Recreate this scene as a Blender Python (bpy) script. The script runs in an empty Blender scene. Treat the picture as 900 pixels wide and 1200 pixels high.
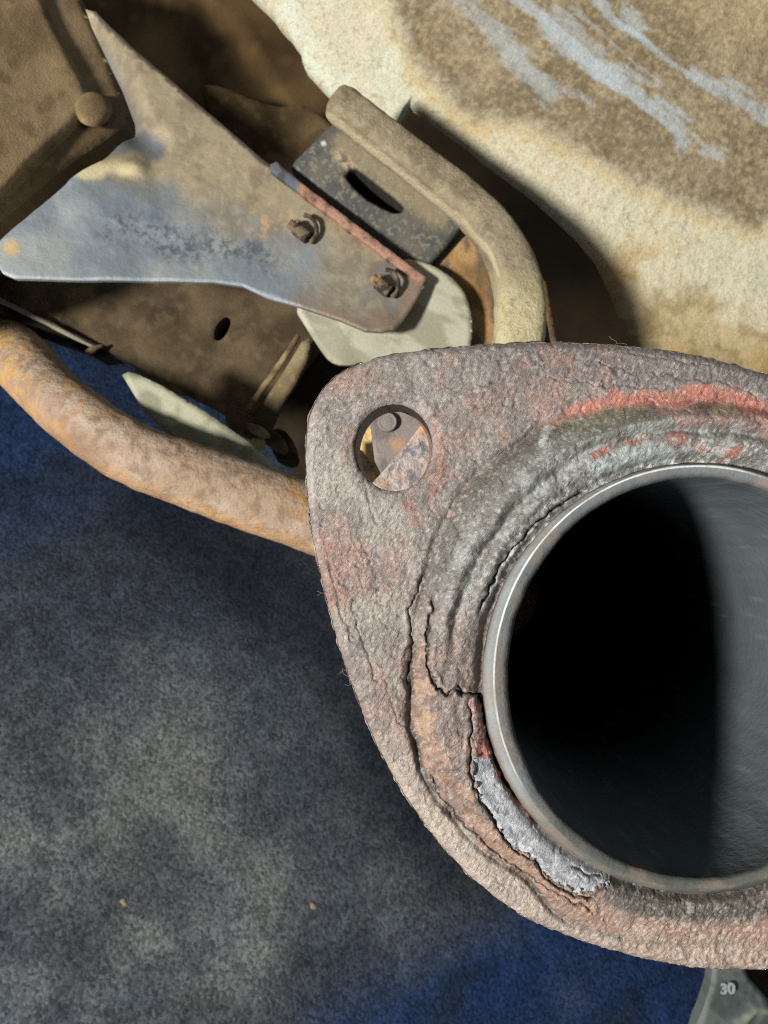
import bpy, math
import numpy as np
from mathutils import Matrix, Vector
from mathutils.geometry import delaunay_2d_cdt

SC = bpy.context.scene
COL = SC.collection
FPX = 1000.0                      # focal length in units of the 900x1200 frame

# ------------------------------------------------------------------ camera, lights, exposure
U = np.array([0.42, 0.50, 0.757]); U /= np.linalg.norm(U)       # world up as the tilted camera sees it
FW = np.array([0, 0, -1.0]); Y_ = FW - FW.dot(U) * U; Y_ /= np.linalg.norm(Y_)
X_ = np.cross(Y_, U)
R = np.array([X_, Y_, U])                                        # camera axes -> world
CAM = np.array([0, 0, 0.60])
RM = Matrix([list(r) for r in R])
RE = RM.to_euler()

def world(c):
    return R @ np.asarray(c, float) + CAM

cd = bpy.data.cameras.new('camera'); cam = bpy.data.objects.new('camera', cd); COL.objects.link(cam)
cam.location = CAM; cam.rotation_euler = RE
cd.sensor_fit = 'VERTICAL'; cd.sensor_height = 36.0; cd.sensor_width = 27.0; cd.lens = 36.0 * FPX / 1200
cd.clip_start = 0.005; cd.clip_end = 60
cd.dof.use_dof = True; cd.dof.focus_distance = 0.128; cd.dof.aperture_fstop = 72
SC.camera = cam

w = bpy.data.worlds.new('World'); SC.world = w; w.use_nodes = True
bg = w.node_tree.nodes['Background']; bg.inputs[0].default_value = (0.80, 0.90, 1.0, 1); bg.inputs[1].default_value = 0.18

def lamp(name, c, target, size, power, color):
    l = bpy.data.lights.new(name, 'AREA'); l.shape = 'DISK'; l.size = size; l.energy = power; l.color = color
    o = bpy.data.objects.new(name, l); COL.objects.link(o)
    o.location = world(c)
    d = Vector(world(target) - world(c)); o.rotation_euler = d.to_track_quat('-Z', 'Y').to_euler()
    return o
lamp('work_lamp', (-0.55, -0.10, 0.49), (0.0, 0.03, -0.25), 0.12, 16.0, (1.0, 0.965, 0.91))

SC.render.engine = 'CYCLES'
SC.cycles.use_denoising = False; SC.cycles.filter_width = 1.1
vs = SC.view_settings
vs.view_transform = 'Standard'; vs.look = 'None'; vs.exposure = 0.0; vs.gamma = 1.0
try: vs.use_curve_mapping = False
except Exception: pass

# ------------------------------------------------------------------ numeric helpers
def S(r, g, b):
    c = np.array([r, g, b]) / 255.0
    return np.where(c <= 0.04045, c / 12.92, ((c + 0.055) / 1.055) ** 2.4)

def cpt(px, py, d):
    px = np.asarray(px, float); py = np.asarray(py, float); d = np.asarray(d, float) + 0 * px
    return np.stack([(px - 450) / FPX * d, (600 - py) / FPX * d, -d], -1)

def _hash(ix, iy, iz, seed):
    h = (ix * 374761393 + iy * 668265263 + iz * 2147483647 + seed * 1274126177) & 0xFFFFFFFF
    h = ((h ^ (h >> 13)) * 1274126177) & 0xFFFFFFFF
    h = ((h ^ (h >> 16)) * 2246822519) & 0xFFFFFFFF
    return ((h ^ (h >> 15)) & 0xFFFFFF) / float(0xFFFFFF)

def vnoise(x, y, z=None, seed=0):
    x = np.asarray(x, float); y = np.asarray(y, float)
    z = np.zeros_like(x) if z is None else np.asarray(z, float)
    two = not np.any(z)
    fx, fy, fz = np.floor(x), np.floor(y), np.floor(z)
    ix, iy, iz = fx.astype(np.int64), fy.astype(np.int64), fz.astype(np.int64)
    u, v, q = x - fx, y - fy, z - fz
    u = u * u * u * (u * (u * 6 - 15) + 10); v = v * v * v * (v * (v * 6 - 15) + 10); q = q * q * (3 - 2 * q)
    def pl(k):
        a = _hash(ix, iy, iz + k, seed); b = _hash(ix + 1, iy, iz + k, seed)
        c = _hash(ix, iy + 1, iz + k, seed); d = _hash(ix + 1, iy + 1, iz + k, seed)
        return (a + (b - a) * u) * (1 - v) + (c + (d - c) * u) * v
    if two: return pl(0)
    return pl(0) * (1 - q) + pl(1) * q

def fbm(x, y, s, seed=0, oct=4, z=None, gain=0.5):
    """fractal noise in 0..1 with the largest feature s units wide"""
    t = 0; a = 1; n = 0; f = 1.0 / s
    for i in range(oct):
        # turn each octave so that the lattice does not show
        c, sn = math.cos(0.7 * i + 0.4), math.sin(0.7 * i + 0.4)
        xr, yr = (x * c - y * sn) * f, (x * sn + y * c) * f
        t = t + a * vnoise(xr + 17.3 * i, yr - 9.1 * i, None if z is None else z * f + 3.7 * i, seed + i * 13)
        n += a; a *= gain; f *= 2.03
    return t / n

def ss(a, b, x):
    t = np.clip((np.asarray(x, float) - a) / (b - a), 0, 1)
    return t * t * (3 - 2 * t)

def mix(c, col, m):
    m = np.clip(m, 0, 1)[:, None]
    return c * (1 - m) + np.asarray(col) * m

def pdist(x, y, pts, closed=False, cut=1e9):
    """distance to a polyline, and the position along it (0..1)"""
    P = np.asarray(pts, float)
    if closed: P = np.vstack([P, P[:1]])
    best = np.full(x.shape, 1e9); along = np.zeros(x.shape)
    seg = np.hypot(*(P[1:] - P[:-1]).T); tot = seg.sum(); acc = 0
    for i in range(len(P) - 1):
        a, b = P[i], P[i + 1]; d = b - a; L = max(d @ d, 1e-9)
        t = np.clip(((x - a[0]) * d[0] + (y - a[1]) * d[1]) / L, 0, 1)
        e = np.hypot(x - a[0] - t * d[0], y - a[1] - t * d[1])
        m = e < best
        best = np.where(m, e, best); along = np.where(m, (acc + t * seg[i]) / tot, along)
        acc += seg[i]
    return best, along

def inside(x, y, poly):
    P = np.asarray(poly, float); r = np.zeros(x.shape, bool)
    for i in range(len(P)):
        x1, y1 = P[i]; x2, y2 = P[i - 1]
        if y1 == y2: continue
        c = ((y1 > y) != (y2 > y)) & (x < (x2 - x1) * (y - y1) / (y2 - y1) + x1)
        r ^= c
    return r

def catmull(pts, n, closed=False):
    P = np.asarray(pts, float)
    if closed: Q = np.vstack([P[-1:], P, P[:2]])
    else: Q = np.vstack([2 * P[0] - P[1], P, 2 * P[-1] - P[-2]])
    out = []
    m = len(P) if closed else len(P) - 1
    for i in range(m):
        p0, p1, p2, p3 = Q[i:i + 4]
        t = np.linspace(0, 1, n, endpoint=False)[:, None]
        out.append(0.5 * (2 * p1 + (p2 - p0) * t + (2 * p0 - 5 * p1 + 4 * p2 - p3) * t ** 2 + (3 * p1 - p0 - 3 * p2 + p3) * t ** 3))
    if not closed: out.append(P[-1:])
    return np.vstack(out)

def chaikin(P, it, closed=True):
    P = np.asarray(P, float)
    for _ in range(it):
        N = np.roll(P, -1, 0)
        P = np.stack([0.75 * P + 0.25 * N, 0.25 * P + 0.75 * N], 1).reshape(-1, P.shape[1])
    return P

def resample(P, sp, closed=True):
    P = np.asarray(P, float)
    if closed: P = np.vstack([P, P[:1]])
    L = np.concatenate([[0], np.cumsum(np.linalg.norm(P[1:] - P[:-1], axis=1))])
    n = max(3, int(round(L[-1] / sp)))
    t = np.linspace(0, L[-1], n, endpoint=not closed)
    return np.stack([np.interp(t, L, P[:, k]) for k in range(P.shape[1])], 1)

# ------------------------------------------------------------------ objects
ORG = {}
def base_props(o, label, cat, group=None, kind=None):
    if label: o['label'] = label
    if cat: o['category'] = cat
    if group: o['group'] = group
    if kind: o['kind'] = kind

def thing(name, origin, label, cat, group=None):
    o = bpy.data.objects.new(name, None); COL.objects.link(o)
    o.empty_display_size = 0.01
    c = cpt(*origin); o.location = world(c); o.rotation_euler = RE
    base_props(o, label, cat, group); ORG[o.name] = c
    return o

def mk(name, V, faces, mat, parent=None, color=None, smooth=True, label=None):
    """one mesh object from camera-frame coordinates; faces: list of int arrays (n,3) or (n,4)"""
    V = np.asarray(V, float)
    if parent is not None: org = ORG[parent.name]
    else: org = V.mean(0)
    me = bpy.data.meshes.new(name)
    faces = [np.asarray(f, np.int32) for f in faces if len(f)]
    nl = sum(f.size for f in faces); npoly = sum(len(f) for f in faces)
    me.vertices.add(len(V)); me.vertices.foreach_set('co', (V - org).astype(np.float32).ravel())
    me.loops.add(nl); me.polygons.add(npoly)
    me.loops.foreach_set('vertex_index', np.concatenate([f.ravel() for f in faces]))
    tot = np.concatenate([np.full(len(f), f.shape[1], np.int32) for f in faces])
    st = np.concatenate([[0], np.cumsum(tot)[:-1]]).astype(np.int32)
    me.polygons.foreach_set('loop_start', st)
    try: me.polygons.foreach_set('loop_total', tot)
    except Exception: pass
    me.polygons.foreach_set('use_smooth', np.full(npoly, bool(smooth)))
    if color is not None:
        a = me.attributes.new('albedo', 'FLOAT_COLOR', 'POINT')
        c4 = np.ones((len(V), 4), np.float32); c4[:, :3] = np.clip(color, 0.0, 0.9); a.data.foreach_set('color', c4.ravel())
    me.update(); me.validate()
    me.materials.append(mat)
    o = bpy.data.objects.new(name, me); COL.objects.link(o)
    if parent is not None: o.parent = parent
    else: o.location = world(org); o.rotation_euler = RE
    if label: o['label'] = label
    ORG[o.name] = org
    return o

MATS = {}
def vmat(name, rough=0.8, metal=0.0, scale=900, bump=0.0003, var=0.18, spec=0.3, color=None, scale2=None, bump2=0.0, rvar=0.1, grain=None, nr=0.65, det=5, var2=0.0, cells=None):
    """surface coloured by the mesh's own albedo (or one colour), with fine grain and relief from noise"""
    if name in MATS: return MATS[name]
    m = bpy.data.materials.new(name); m.use_nodes = True; N = m.node_tree.nodes; L = m.node_tree.links
    b = N['Principled BSDF']; b.inputs['Roughness'].default_value = rough; b.inputs['Metallic'].default_value = metal
    b.inputs['Specular IOR Level'].default_value = spec
    tc = N.new('ShaderNodeTexCoord')
    n1 = N.new('ShaderNodeTexNoise'); n1.inputs['Scale'].default_value = scale; n1.inputs['Detail'].default_value = det; n1.inputs['Roughness'].default_value = nr
    if grain:
        m1 = N.new('ShaderNodeMapping'); m1.inputs['Rotation'].default_value = (0, 0, -math.radians(grain[0]))
        m2 = N.new('ShaderNodeMapping'); m2.inputs['Scale'].default_value = (grain[1], 1, 1)
        L.new(tc.outputs['Object'], m1.inputs['Vector']); L.new(m1.outputs['Vector'], m2.inputs['Vector']); L.new(m2.outputs['Vector'], n1.inputs['Vector'])
    else:
        L.new(tc.outputs['Object'], n1.inputs['Vector'])
    if color is None:
        at = N.new('ShaderNodeAttribute'); at.attribute_name = 'albedo'; src = at.outputs['Color']
    else:
        rg = N.new('ShaderNodeRGB'); rg.outputs[0].default_value = (*color, 1); src = rg.outputs[0]
    mr = N.new('ShaderNodeMapRange'); mr.inputs['From Min'].default_value = 0.25; mr.inputs['From Max'].default_value = 0.75
    mr.inputs['To Min'].default_value = 1 - var; mr.inputs['To Max'].default_value = 1 + var
    L.new(n1.outputs['Fac'], mr.inputs['Value'])
    mx = N.new('ShaderNodeMix'); mx.data_type = 'RGBA'; mx.blend_type = 'MULTIPLY'; mx.inputs['Factor'].default_value = 1
    L.new(src, mx.inputs['A']); L.new(mr.outputs['Result'], mx.inputs['B']); L.new(mx.outputs['Result'], b.inputs['Base Color'])
    mr2 = N.new('ShaderNodeMapRange'); mr2.inputs['From Min'].default_value = 0.3; mr2.inputs['From Max'].default_value = 0.7
    mr2.inputs['To Min'].default_value = rough + rvar; mr2.inputs['To Max'].default_value = rough - rvar
    L.new(n1.outputs['Fac'], mr2.inputs['Value']); L.new(mr2.outputs['Result'], b.inputs['Roughness'])
    bp = N.new('ShaderNodeBump'); bp.inputs['Strength'].default_value = 1; bp.inputs['Distance'].default_value = bump
    L.new(n1.outputs['Fac'], bp.inputs['Height'])
    if scale2:
        n2 = N.new('ShaderNodeTexNoise'); n2.inputs['Scale'].default_value = scale2; n2.inputs['Detail'].default_value = 3
        L.new(tc.outputs['Object'], n2.inputs['Vector'])
        if var2:
            q = N.new('ShaderNodeMapRange'); q.inputs['From Min'].default_value = 0.3; q.inputs['From Max'].default_value = 0.7
            q.inputs['To Min'].default_value = 1 - var2; q.inputs['To Max'].default_value = 1 + var2; L.new(n2.outputs['Fac'], q.inputs['Value'])
            mx2 = N.new('ShaderNodeMix'); mx2.data_type = 'RGBA'; mx2.blend_type = 'MULTIPLY'; mx2.inputs['Factor'].default_value = 1
            L.new(mx.outputs['Result'], mx2.inputs['A']); L.new(q.outputs['Result'], mx2.inputs['B']); L.new(mx2.outputs['Result'], b.inputs['Base Color'])
        b2 = N.new('ShaderNodeBump'); b2.inputs['Distance'].default_value = bump2
        L.new(n2.outputs['Fac'], b2.inputs['Height']); L.new(b2.outputs['Normal'], bp.inputs['Normal'])
    if cells:
        vo = N.new('ShaderNodeTexVoronoi'); vo.inputs['Scale'].default_value = cells[0]; vo.inputs['Randomness'].default_value = 1
        nw = N.new('ShaderNodeTexNoise'); nw.inputs['Scale'].default_value = cells[0] * .8; nw.inputs['Detail'].default_value = 2
        va = N.new('ShaderNodeVectorMath'); va.operation = 'MULTIPLY_ADD'; va.inputs[1].default_value = (0.9 / cells[0],) * 3
        L.new(tc.outputs['Object'], nw.inputs['Vector']); L.new(nw.outputs['Color'], va.inputs[0]); L.new(tc.outputs['Object'], va.inputs[2]); L.new(va.outputs['Vector'], vo.inputs['Vector'])
        sp_ = N.new('ShaderNodeSeparateColor'); L.new(vo.outputs['Color'], sp_.inputs['Color'])
        q2 = N.new('ShaderNodeMapRange'); q2.inputs['To Min'].default_value = 1 - cells[1]; q2.inputs['To Max'].default_value = 1 + cells[1]; L.new(sp_.outputs['Red'], q2.inputs['Value'])
        src2 = b.inputs['Base Color'].links[0].from_socket
        mx3 = N.new('ShaderNodeMix'); mx3.data_type = 'RGBA'; mx3.blend_type = 'MULTIPLY'; mx3.inputs['Factor'].default_value = 1
        L.new(src2, mx3.inputs['A']); L.new(q2.outputs['Result'], mx3.inputs['B']); L.new(mx3.outputs['Result'], b.inputs['Base Color'])
        b3 = N.new('ShaderNodeBump'); b3.invert = True; b3.inputs['Distance'].default_value = cells[2]; L.new(vo.outputs['Distance'], b3.inputs['Height']); L.new(bp.outputs['Normal'], b3.inputs['Normal'])
        L.new(b3.outputs['Normal'], b.inputs['Normal'])
    else:
        L.new(bp.outputs['Normal'], b.inputs['Normal'])
    MATS[name] = m
    return m

def const(c): return lambda x, y: np.tile(np.asarray(c, float), (len(x), 1))

def plate(name, outline, depth, thick, mat, parent=None, color=None, h=None, holes=(), sp=4.0, rnd=3.0, chk=0, label=None, wobble=0.0, seed=1):
    """sheet of real thickness whose front follows outline; depth(x, y) metres, h(x, y) relief in frame units"""
    dfun = depth if callable(depth) else (lambda x, y: np.full(x.shape, depth))
    loops = [resample(chaikin(outline, chk) if chk else outline, sp)] + [resample(hh, min(sp, 3.0)) for hh in holes]
    O = loops[0]
    if wobble:
        ph = np.arange(len(O)) * sp
        O = O + wobble * np.stack([fbm(ph, ph * 0 + 5, 14, seed) - .5, fbm(ph, ph * 0 + 55, 14, seed + 5) - .5], 1) * 2; loops[0] = O
    lo, hi = O.min(0), O.max(0)
    gx, gy = np.meshgrid(np.arange(lo[0], hi[0], sp), np.arange(lo[1], hi[1], sp * 0.866))
    gx = gx + (np.arange(gx.shape[0]) % 2)[:, None] * sp * 0.5
    gx, gy = gx.ravel(), gy.ravel()
    k = inside(gx, gy, O); gx, gy = gx[k], gy[k]
    for hh in loops[1:]:
        k = ~inside(gx, gy, hh); gx, gy = gx[k], gy[k]
    de = np.full(gx.shape, 1e9)
    for l in loops: de = np.minimum(de, pdist(gx, gy, l, True)[0])
    k = de > sp * 0.6; gx, gy = gx[k], gy[k]
    pts = np.vstack(loops + [np.stack([gx, gy], 1)])
    edges = []; s0 = 0
    for l in loops:
        n = len(l); edges += [(s0 + i, s0 + (i + 1) % n) for i in range(n)]; s0 += n
    vv, _, ff, *_ = delaunay_2d_cdt([Vector(p) for p in pts], edges, [], 0, 1e-6, False)
    P = np.array([[v.x, v.y] for v in vv]); T = np.array([list(f) for f in ff], int)
    c = P[T].mean(1); k = inside(c[:, 0], c[:, 1], O)
    for hh in loops[1:]: k &= ~inside(c[:, 0], c[:, 1], hh)
    T = T[k]
    x, y = P.T
    d = dfun(x, y)
    e = np.full(x.shape, 1e9)
    for l in loops: e = np.minimum(e, pdist(x, y, l, True)[0])
    hz = h(x, y) if h else np.zeros(x.shape)
    hb_ = hz.copy()
    if rnd: 
        q = np.clip(1 - e / rnd, 0, 1); hz = hz - rnd * (1 - np.sqrt(1 - q * q * 0.98))
    Vf = cpt(x, y, d); Vf[:, 2] += hz * d / FPX
    Vb = cpt(x, y, d); Vb[:, 2] += hb_ * d / FPX - thick - rnd * d / FPX
    # winding: image y points down, make front face the camera
    a, b_, c_ = P[T[:, 0]], P[T[:, 1]], P[T[:, 2]]
    cr = (b_[:, 0] - a[:, 0]) * (c_[:, 1] - a[:, 1]) - (b_[:, 1] - a[:, 1]) * (c_[:, 0] - a[:, 0])
    T = np.where((cr > 0)[:, None], T[:, ::-1], T)
    E = np.vstack([T[:, [0, 1]], T[:, [1, 2]], T[:, [2, 0]]])
    key = np.sort(E, 1); kk = key[:, 0].astype(np.int64) * len(P) + key[:, 1]
    _, inv, cnt = np.unique(kk, return_inverse=True, return_counts=True)
    B = E[cnt[inv] == 1]
    n = len(P)
    Vs = np.vstack([Vf[B[:, 0]], Vf[B[:, 1]], Vb[B[:, 1]], Vb[B[:, 0]]]); m = len(B)
    V = np.vstack([Vf, Vb, Vs])
    i = np.arange(m)
    Q = np.stack([2 * n + i + m, 2 * n + i, 2 * n + i + 3 * m, 2 * n + i + 2 * m], 1)
    col = None
    if color is not None:
        cf = color(x, y); col = np.vstack([cf, cf, cf[B[:, 0]], cf[B[:, 1]], cf[B[:, 1]], cf[B[:, 0]]])
    return mk(name, V, [T, T[:, ::-1] + n, Q], mat, parent, col, True, label)

def tube(name, pts, mat, parent=None, color=None, nseg=48, sp=0.0012, rough=0.0, rs=0.004, caps=(True, True), seed=3, flat=None, label=None, power=None):
    """round bar through points (px, py, depth, radius in frame units)"""
    A = np.array([[*cpt(p[0], p[1], p[2]), p[3] * p[2] / FPX] for p in pts])
    C = resample(catmull(A, 24), sp, False)
    P, r = C[:, :3], C[:, 3]
    T = np.gradient(P, axis=0); T /= np.linalg.norm(T, axis=1)[:, None]
    n0 = np.cross(T[0], [0.1, 0.2, 1.0]); n0 /= np.linalg.norm(n0)
    Nn = [n0]
    for i in range(1, len(P)):
        v = Nn[-1] - T[i] * (Nn[-1] @ T[i]); Nn.append(v / np.linalg.norm(v))
    Nn = np.array(Nn); Bn = np.cross(T, Nn)
    rows = []; L = np.concatenate([[0], np.cumsum(np.linalg.norm(P[1:] - P[:-1], axis=1))])
    th = np.linspace(0, 2 * math.pi, nseg, endpoint=False)
    ext = []
    if caps[0]:
        for q in (0.02, 0.25, 0.5, 0.72, 0.88): ext.append((0, -math.sqrt(1 - q * q) * 0.45 if q < 1 else 0, q ** 0.45))
    for i in range(len(P)): ext.append((i, 0, 1))
    if caps[1]:
        for q in (0.88, 0.72, 0.5, 0.25, 0.02): ext.append((len(P) - 1, math.sqrt(1 - q * q) * 0.45, q ** 0.45))
    for i, ax, sc_ in ext:
        cf = 1.0 if not power else ((np.abs(np.cos(th)) ** power + np.abs(np.sin(th)) ** power) ** (-1 / power))[:, None]
        ring = (np.cos(th)[:, None] * Nn[i] + np.sin(th)[:, None] * Bn[i]) * cf
        c = P[i] + T[i] * ax * r[i]
        rows.append(c + ring * r[i] * sc_)
    V = np.array(rows); 
    if rough:
        fl = V.reshape(-1, 3); cen = np.repeat(np.array([P[i] for i, _, _ in ext]), nseg, 0)
        nn = fl - cen; nn /= np.linalg.norm(nn, axis=1)[:, None] + 1e-9
        dsp = (fbm(fl[:, 0], fl[:, 1], rs, seed, 4, fl[:, 2]) - 0.5) * 2 * rough
        V = (fl + nn * dsp[:, None]).reshape(V.shape)
    nr = len(V); V = V.reshape(-1, 3)
    i, j = np.meshgrid(np.arange(nr - 1), np.arange(nseg), indexing='ij'); j2 = (j + 1) % nseg
    Q = np.stack([i * nseg + j, i * nseg + j2, (i + 1) * nseg + j2, (i + 1) * nseg + j], -1).reshape(-1, 4)
    col = color(V) if color is not None else None
    return mk(name, V, [Q], mat, parent, col, True, label)

def rings(name, rows, mat, parent, color=None, nseg=360, label=None, flip=False):
    """surface through a list of closed rings (each nseg x 3)"""
    V = np.vstack(rows); nr = len(rows)
    i, j = np.meshgrid(np.arange(nr - 1), np.arange(nseg), indexing='ij'); j2 = (j + 1) % nseg
    Q = np.stack([i * nseg + j, i * nseg + j2, (i + 1) * nseg + j2, (i + 1) * nseg + j], -1).reshape(-1, 4)
    if flip: Q = Q[:, ::-1]
    return mk(name, V, [Q], mat, parent, color, True, label)

def px_of(V):
    d = -V[:, 2]
    return V[:, 0] / d * FPX + 450, 600 - V[:, 1] / d * FPX

# ================================================================== FLOOR
def build_floor():
    xs = np.concatenate([np.linspace(-4, -1.0, 12), np.linspace(-0.95, 1.2, 430), np.linspace(1.3, 5, 12)])
    ys = np.concatenate([np.linspace(-3, -0.3, 10), np.linspace(-0.25, 2.0, 450), np.linspace(2.2, 8, 14)])
    gx, gy = np.meshgrid(xs, ys)
    x, y = gx.ravel(), gy.ravel()
    z = (fbm(x, y, 0.05, 4, 3) - .5) * 0.004 + (fbm(x, y, 0.4, 9, 2) - .5) * 0.01
    V = np.stack([x, y, z], 1)
    # worn grey concrete in patches between blue floor paint
    c = (V - CAM) @ R                       # camera frame, to place the wear and the painted light and shade
    dd = np.maximum(-c[:, 2], 0.05); px = c[:, 0] / dd * FPX + 450; py = 600 - c[:, 1] / dd * FPX
    n1 = fbm(x, y, 0.16, 21, 5); n2 = fbm(x, y, 0.03, 31, 4); n3 = fbm(x, y, 0.012, 41, 3)
    bl = np.maximum(ss(760, 480, py + 150 * (n1 - .5) + .25 * px) , ss(60, 190, px * .55 + (py - 1000) * .75 - 215 + 110 * (n1 - .5)))
    bl = np.maximum(bl, .16) * (0.75 + .5 * n2); bl = np.clip(bl, 0, 1); wear = 1 - bl
    grey = mix(np.tile(S(88, 95, 101), (len(x), 1)), S(150, 152, 144), ss(.25, .75, n1 * .6 + n2 * .25 + n3 * .15) * ss(640, 1000, py + 120 * (n1 - .5)))  # grey paler towards the bottom: falloff of the light painted in
    col = mix(grey, S(62, 68, 76), .18 * ss(.45, .7, n2))
    n7 = fbm(x, y, 0.11, 91, 4); col = mix(col, S(48, 54, 62), .6 * ss(.5, .72, n7)); col = mix(col, S(158, 158, 150), .45 * ss(.46, .28, n7) * ss(680, 900, py))
    blue = mix(np.tile(S(38, 62, 104), (len(x), 1)), S(42, 54, 76), ss(.4, .62, n1 * .5 + n2 * .5))
    col = col * (1 - bl[:, None]) + blue * bl[:, None]
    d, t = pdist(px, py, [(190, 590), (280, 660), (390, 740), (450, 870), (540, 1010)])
    col = mix(col, S(24, 28, 38), 0.7 * (1 - ss(10, 100, d + 60 * (n1 - .5))))        # shade beside bar and flange, painted in
    i, j = np.meshgrid(np.arange(len(ys) - 1), np.arange(len(xs) - 1), indexing='ij'); w_ = len(xs)
    Q = np.stack([i * w_ + j, i * w_ + j + 1, (i + 1) * w_ + j + 1, (i + 1) * w_ + j], -1).reshape(-1, 4)
    m = vmat('worn_painted_concrete', 0.85, 0, 420, 0.0012, 0.5, 0.2, scale2=60, bump2=0.0012, nr=0.8, det=8, var2=0.2, cells=(520, .48, .0003))
    me = bpy.data.meshes.new('floor'); me.from_pydata(V.tolist(), [], Q.tolist())
    me.polygons.foreach_set('use_smooth', np.ones(len(Q), bool))
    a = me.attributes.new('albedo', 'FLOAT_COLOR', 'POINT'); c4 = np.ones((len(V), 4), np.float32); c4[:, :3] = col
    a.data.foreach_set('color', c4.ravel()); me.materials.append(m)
    o = bpy.data.objects.new('floor', me); COL.objects.link(o); o['kind'] = 'structure'
    o['label'] = 'dark blue floor worn to rough grey concrete'
build_floor()

def floor_pt(px, py):
    dr = cpt(px, py, 1.0); t = -CAM[2] / (R @ dr)[2]
    return dr * t

# ================================================================== CAR BODY
def brown(seed, a=S(84, 66, 44), b=S(58, 44, 28), s=40, spots=0.4):
    def f(x, y):
        n = fbm(x, y, s, seed, 5); n2 = fbm(x, y, 9, seed + 3, 3)
        c = mix(np.tile(a, (len(x), 1)), b, ss(.3, .7, n))
        c = mix(c, b * 0.45, spots * ss(.60, .72, fbm(x, y, 26, seed + 9, 3)))
        return mix(c, a * 1.35, 0.35 * ss(.55, .8, n2))
    return f

GRIME = vmat('brown_grime', 0.9, 0, 1200, 0.0004, 0.22, 0.2)
DUST = vmat('pale_road_dust', 0.95, 0, 1900, 0.0003, 0.16, 0.1, scale2=700, bump2=0.0004, cells=(1500, .1, .0001))

body = thing('car_body', (560, 120, 0.42), 'cream dust-coated car underbody panel with blue scrape marks, above the hooked rod', 'car body')

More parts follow.
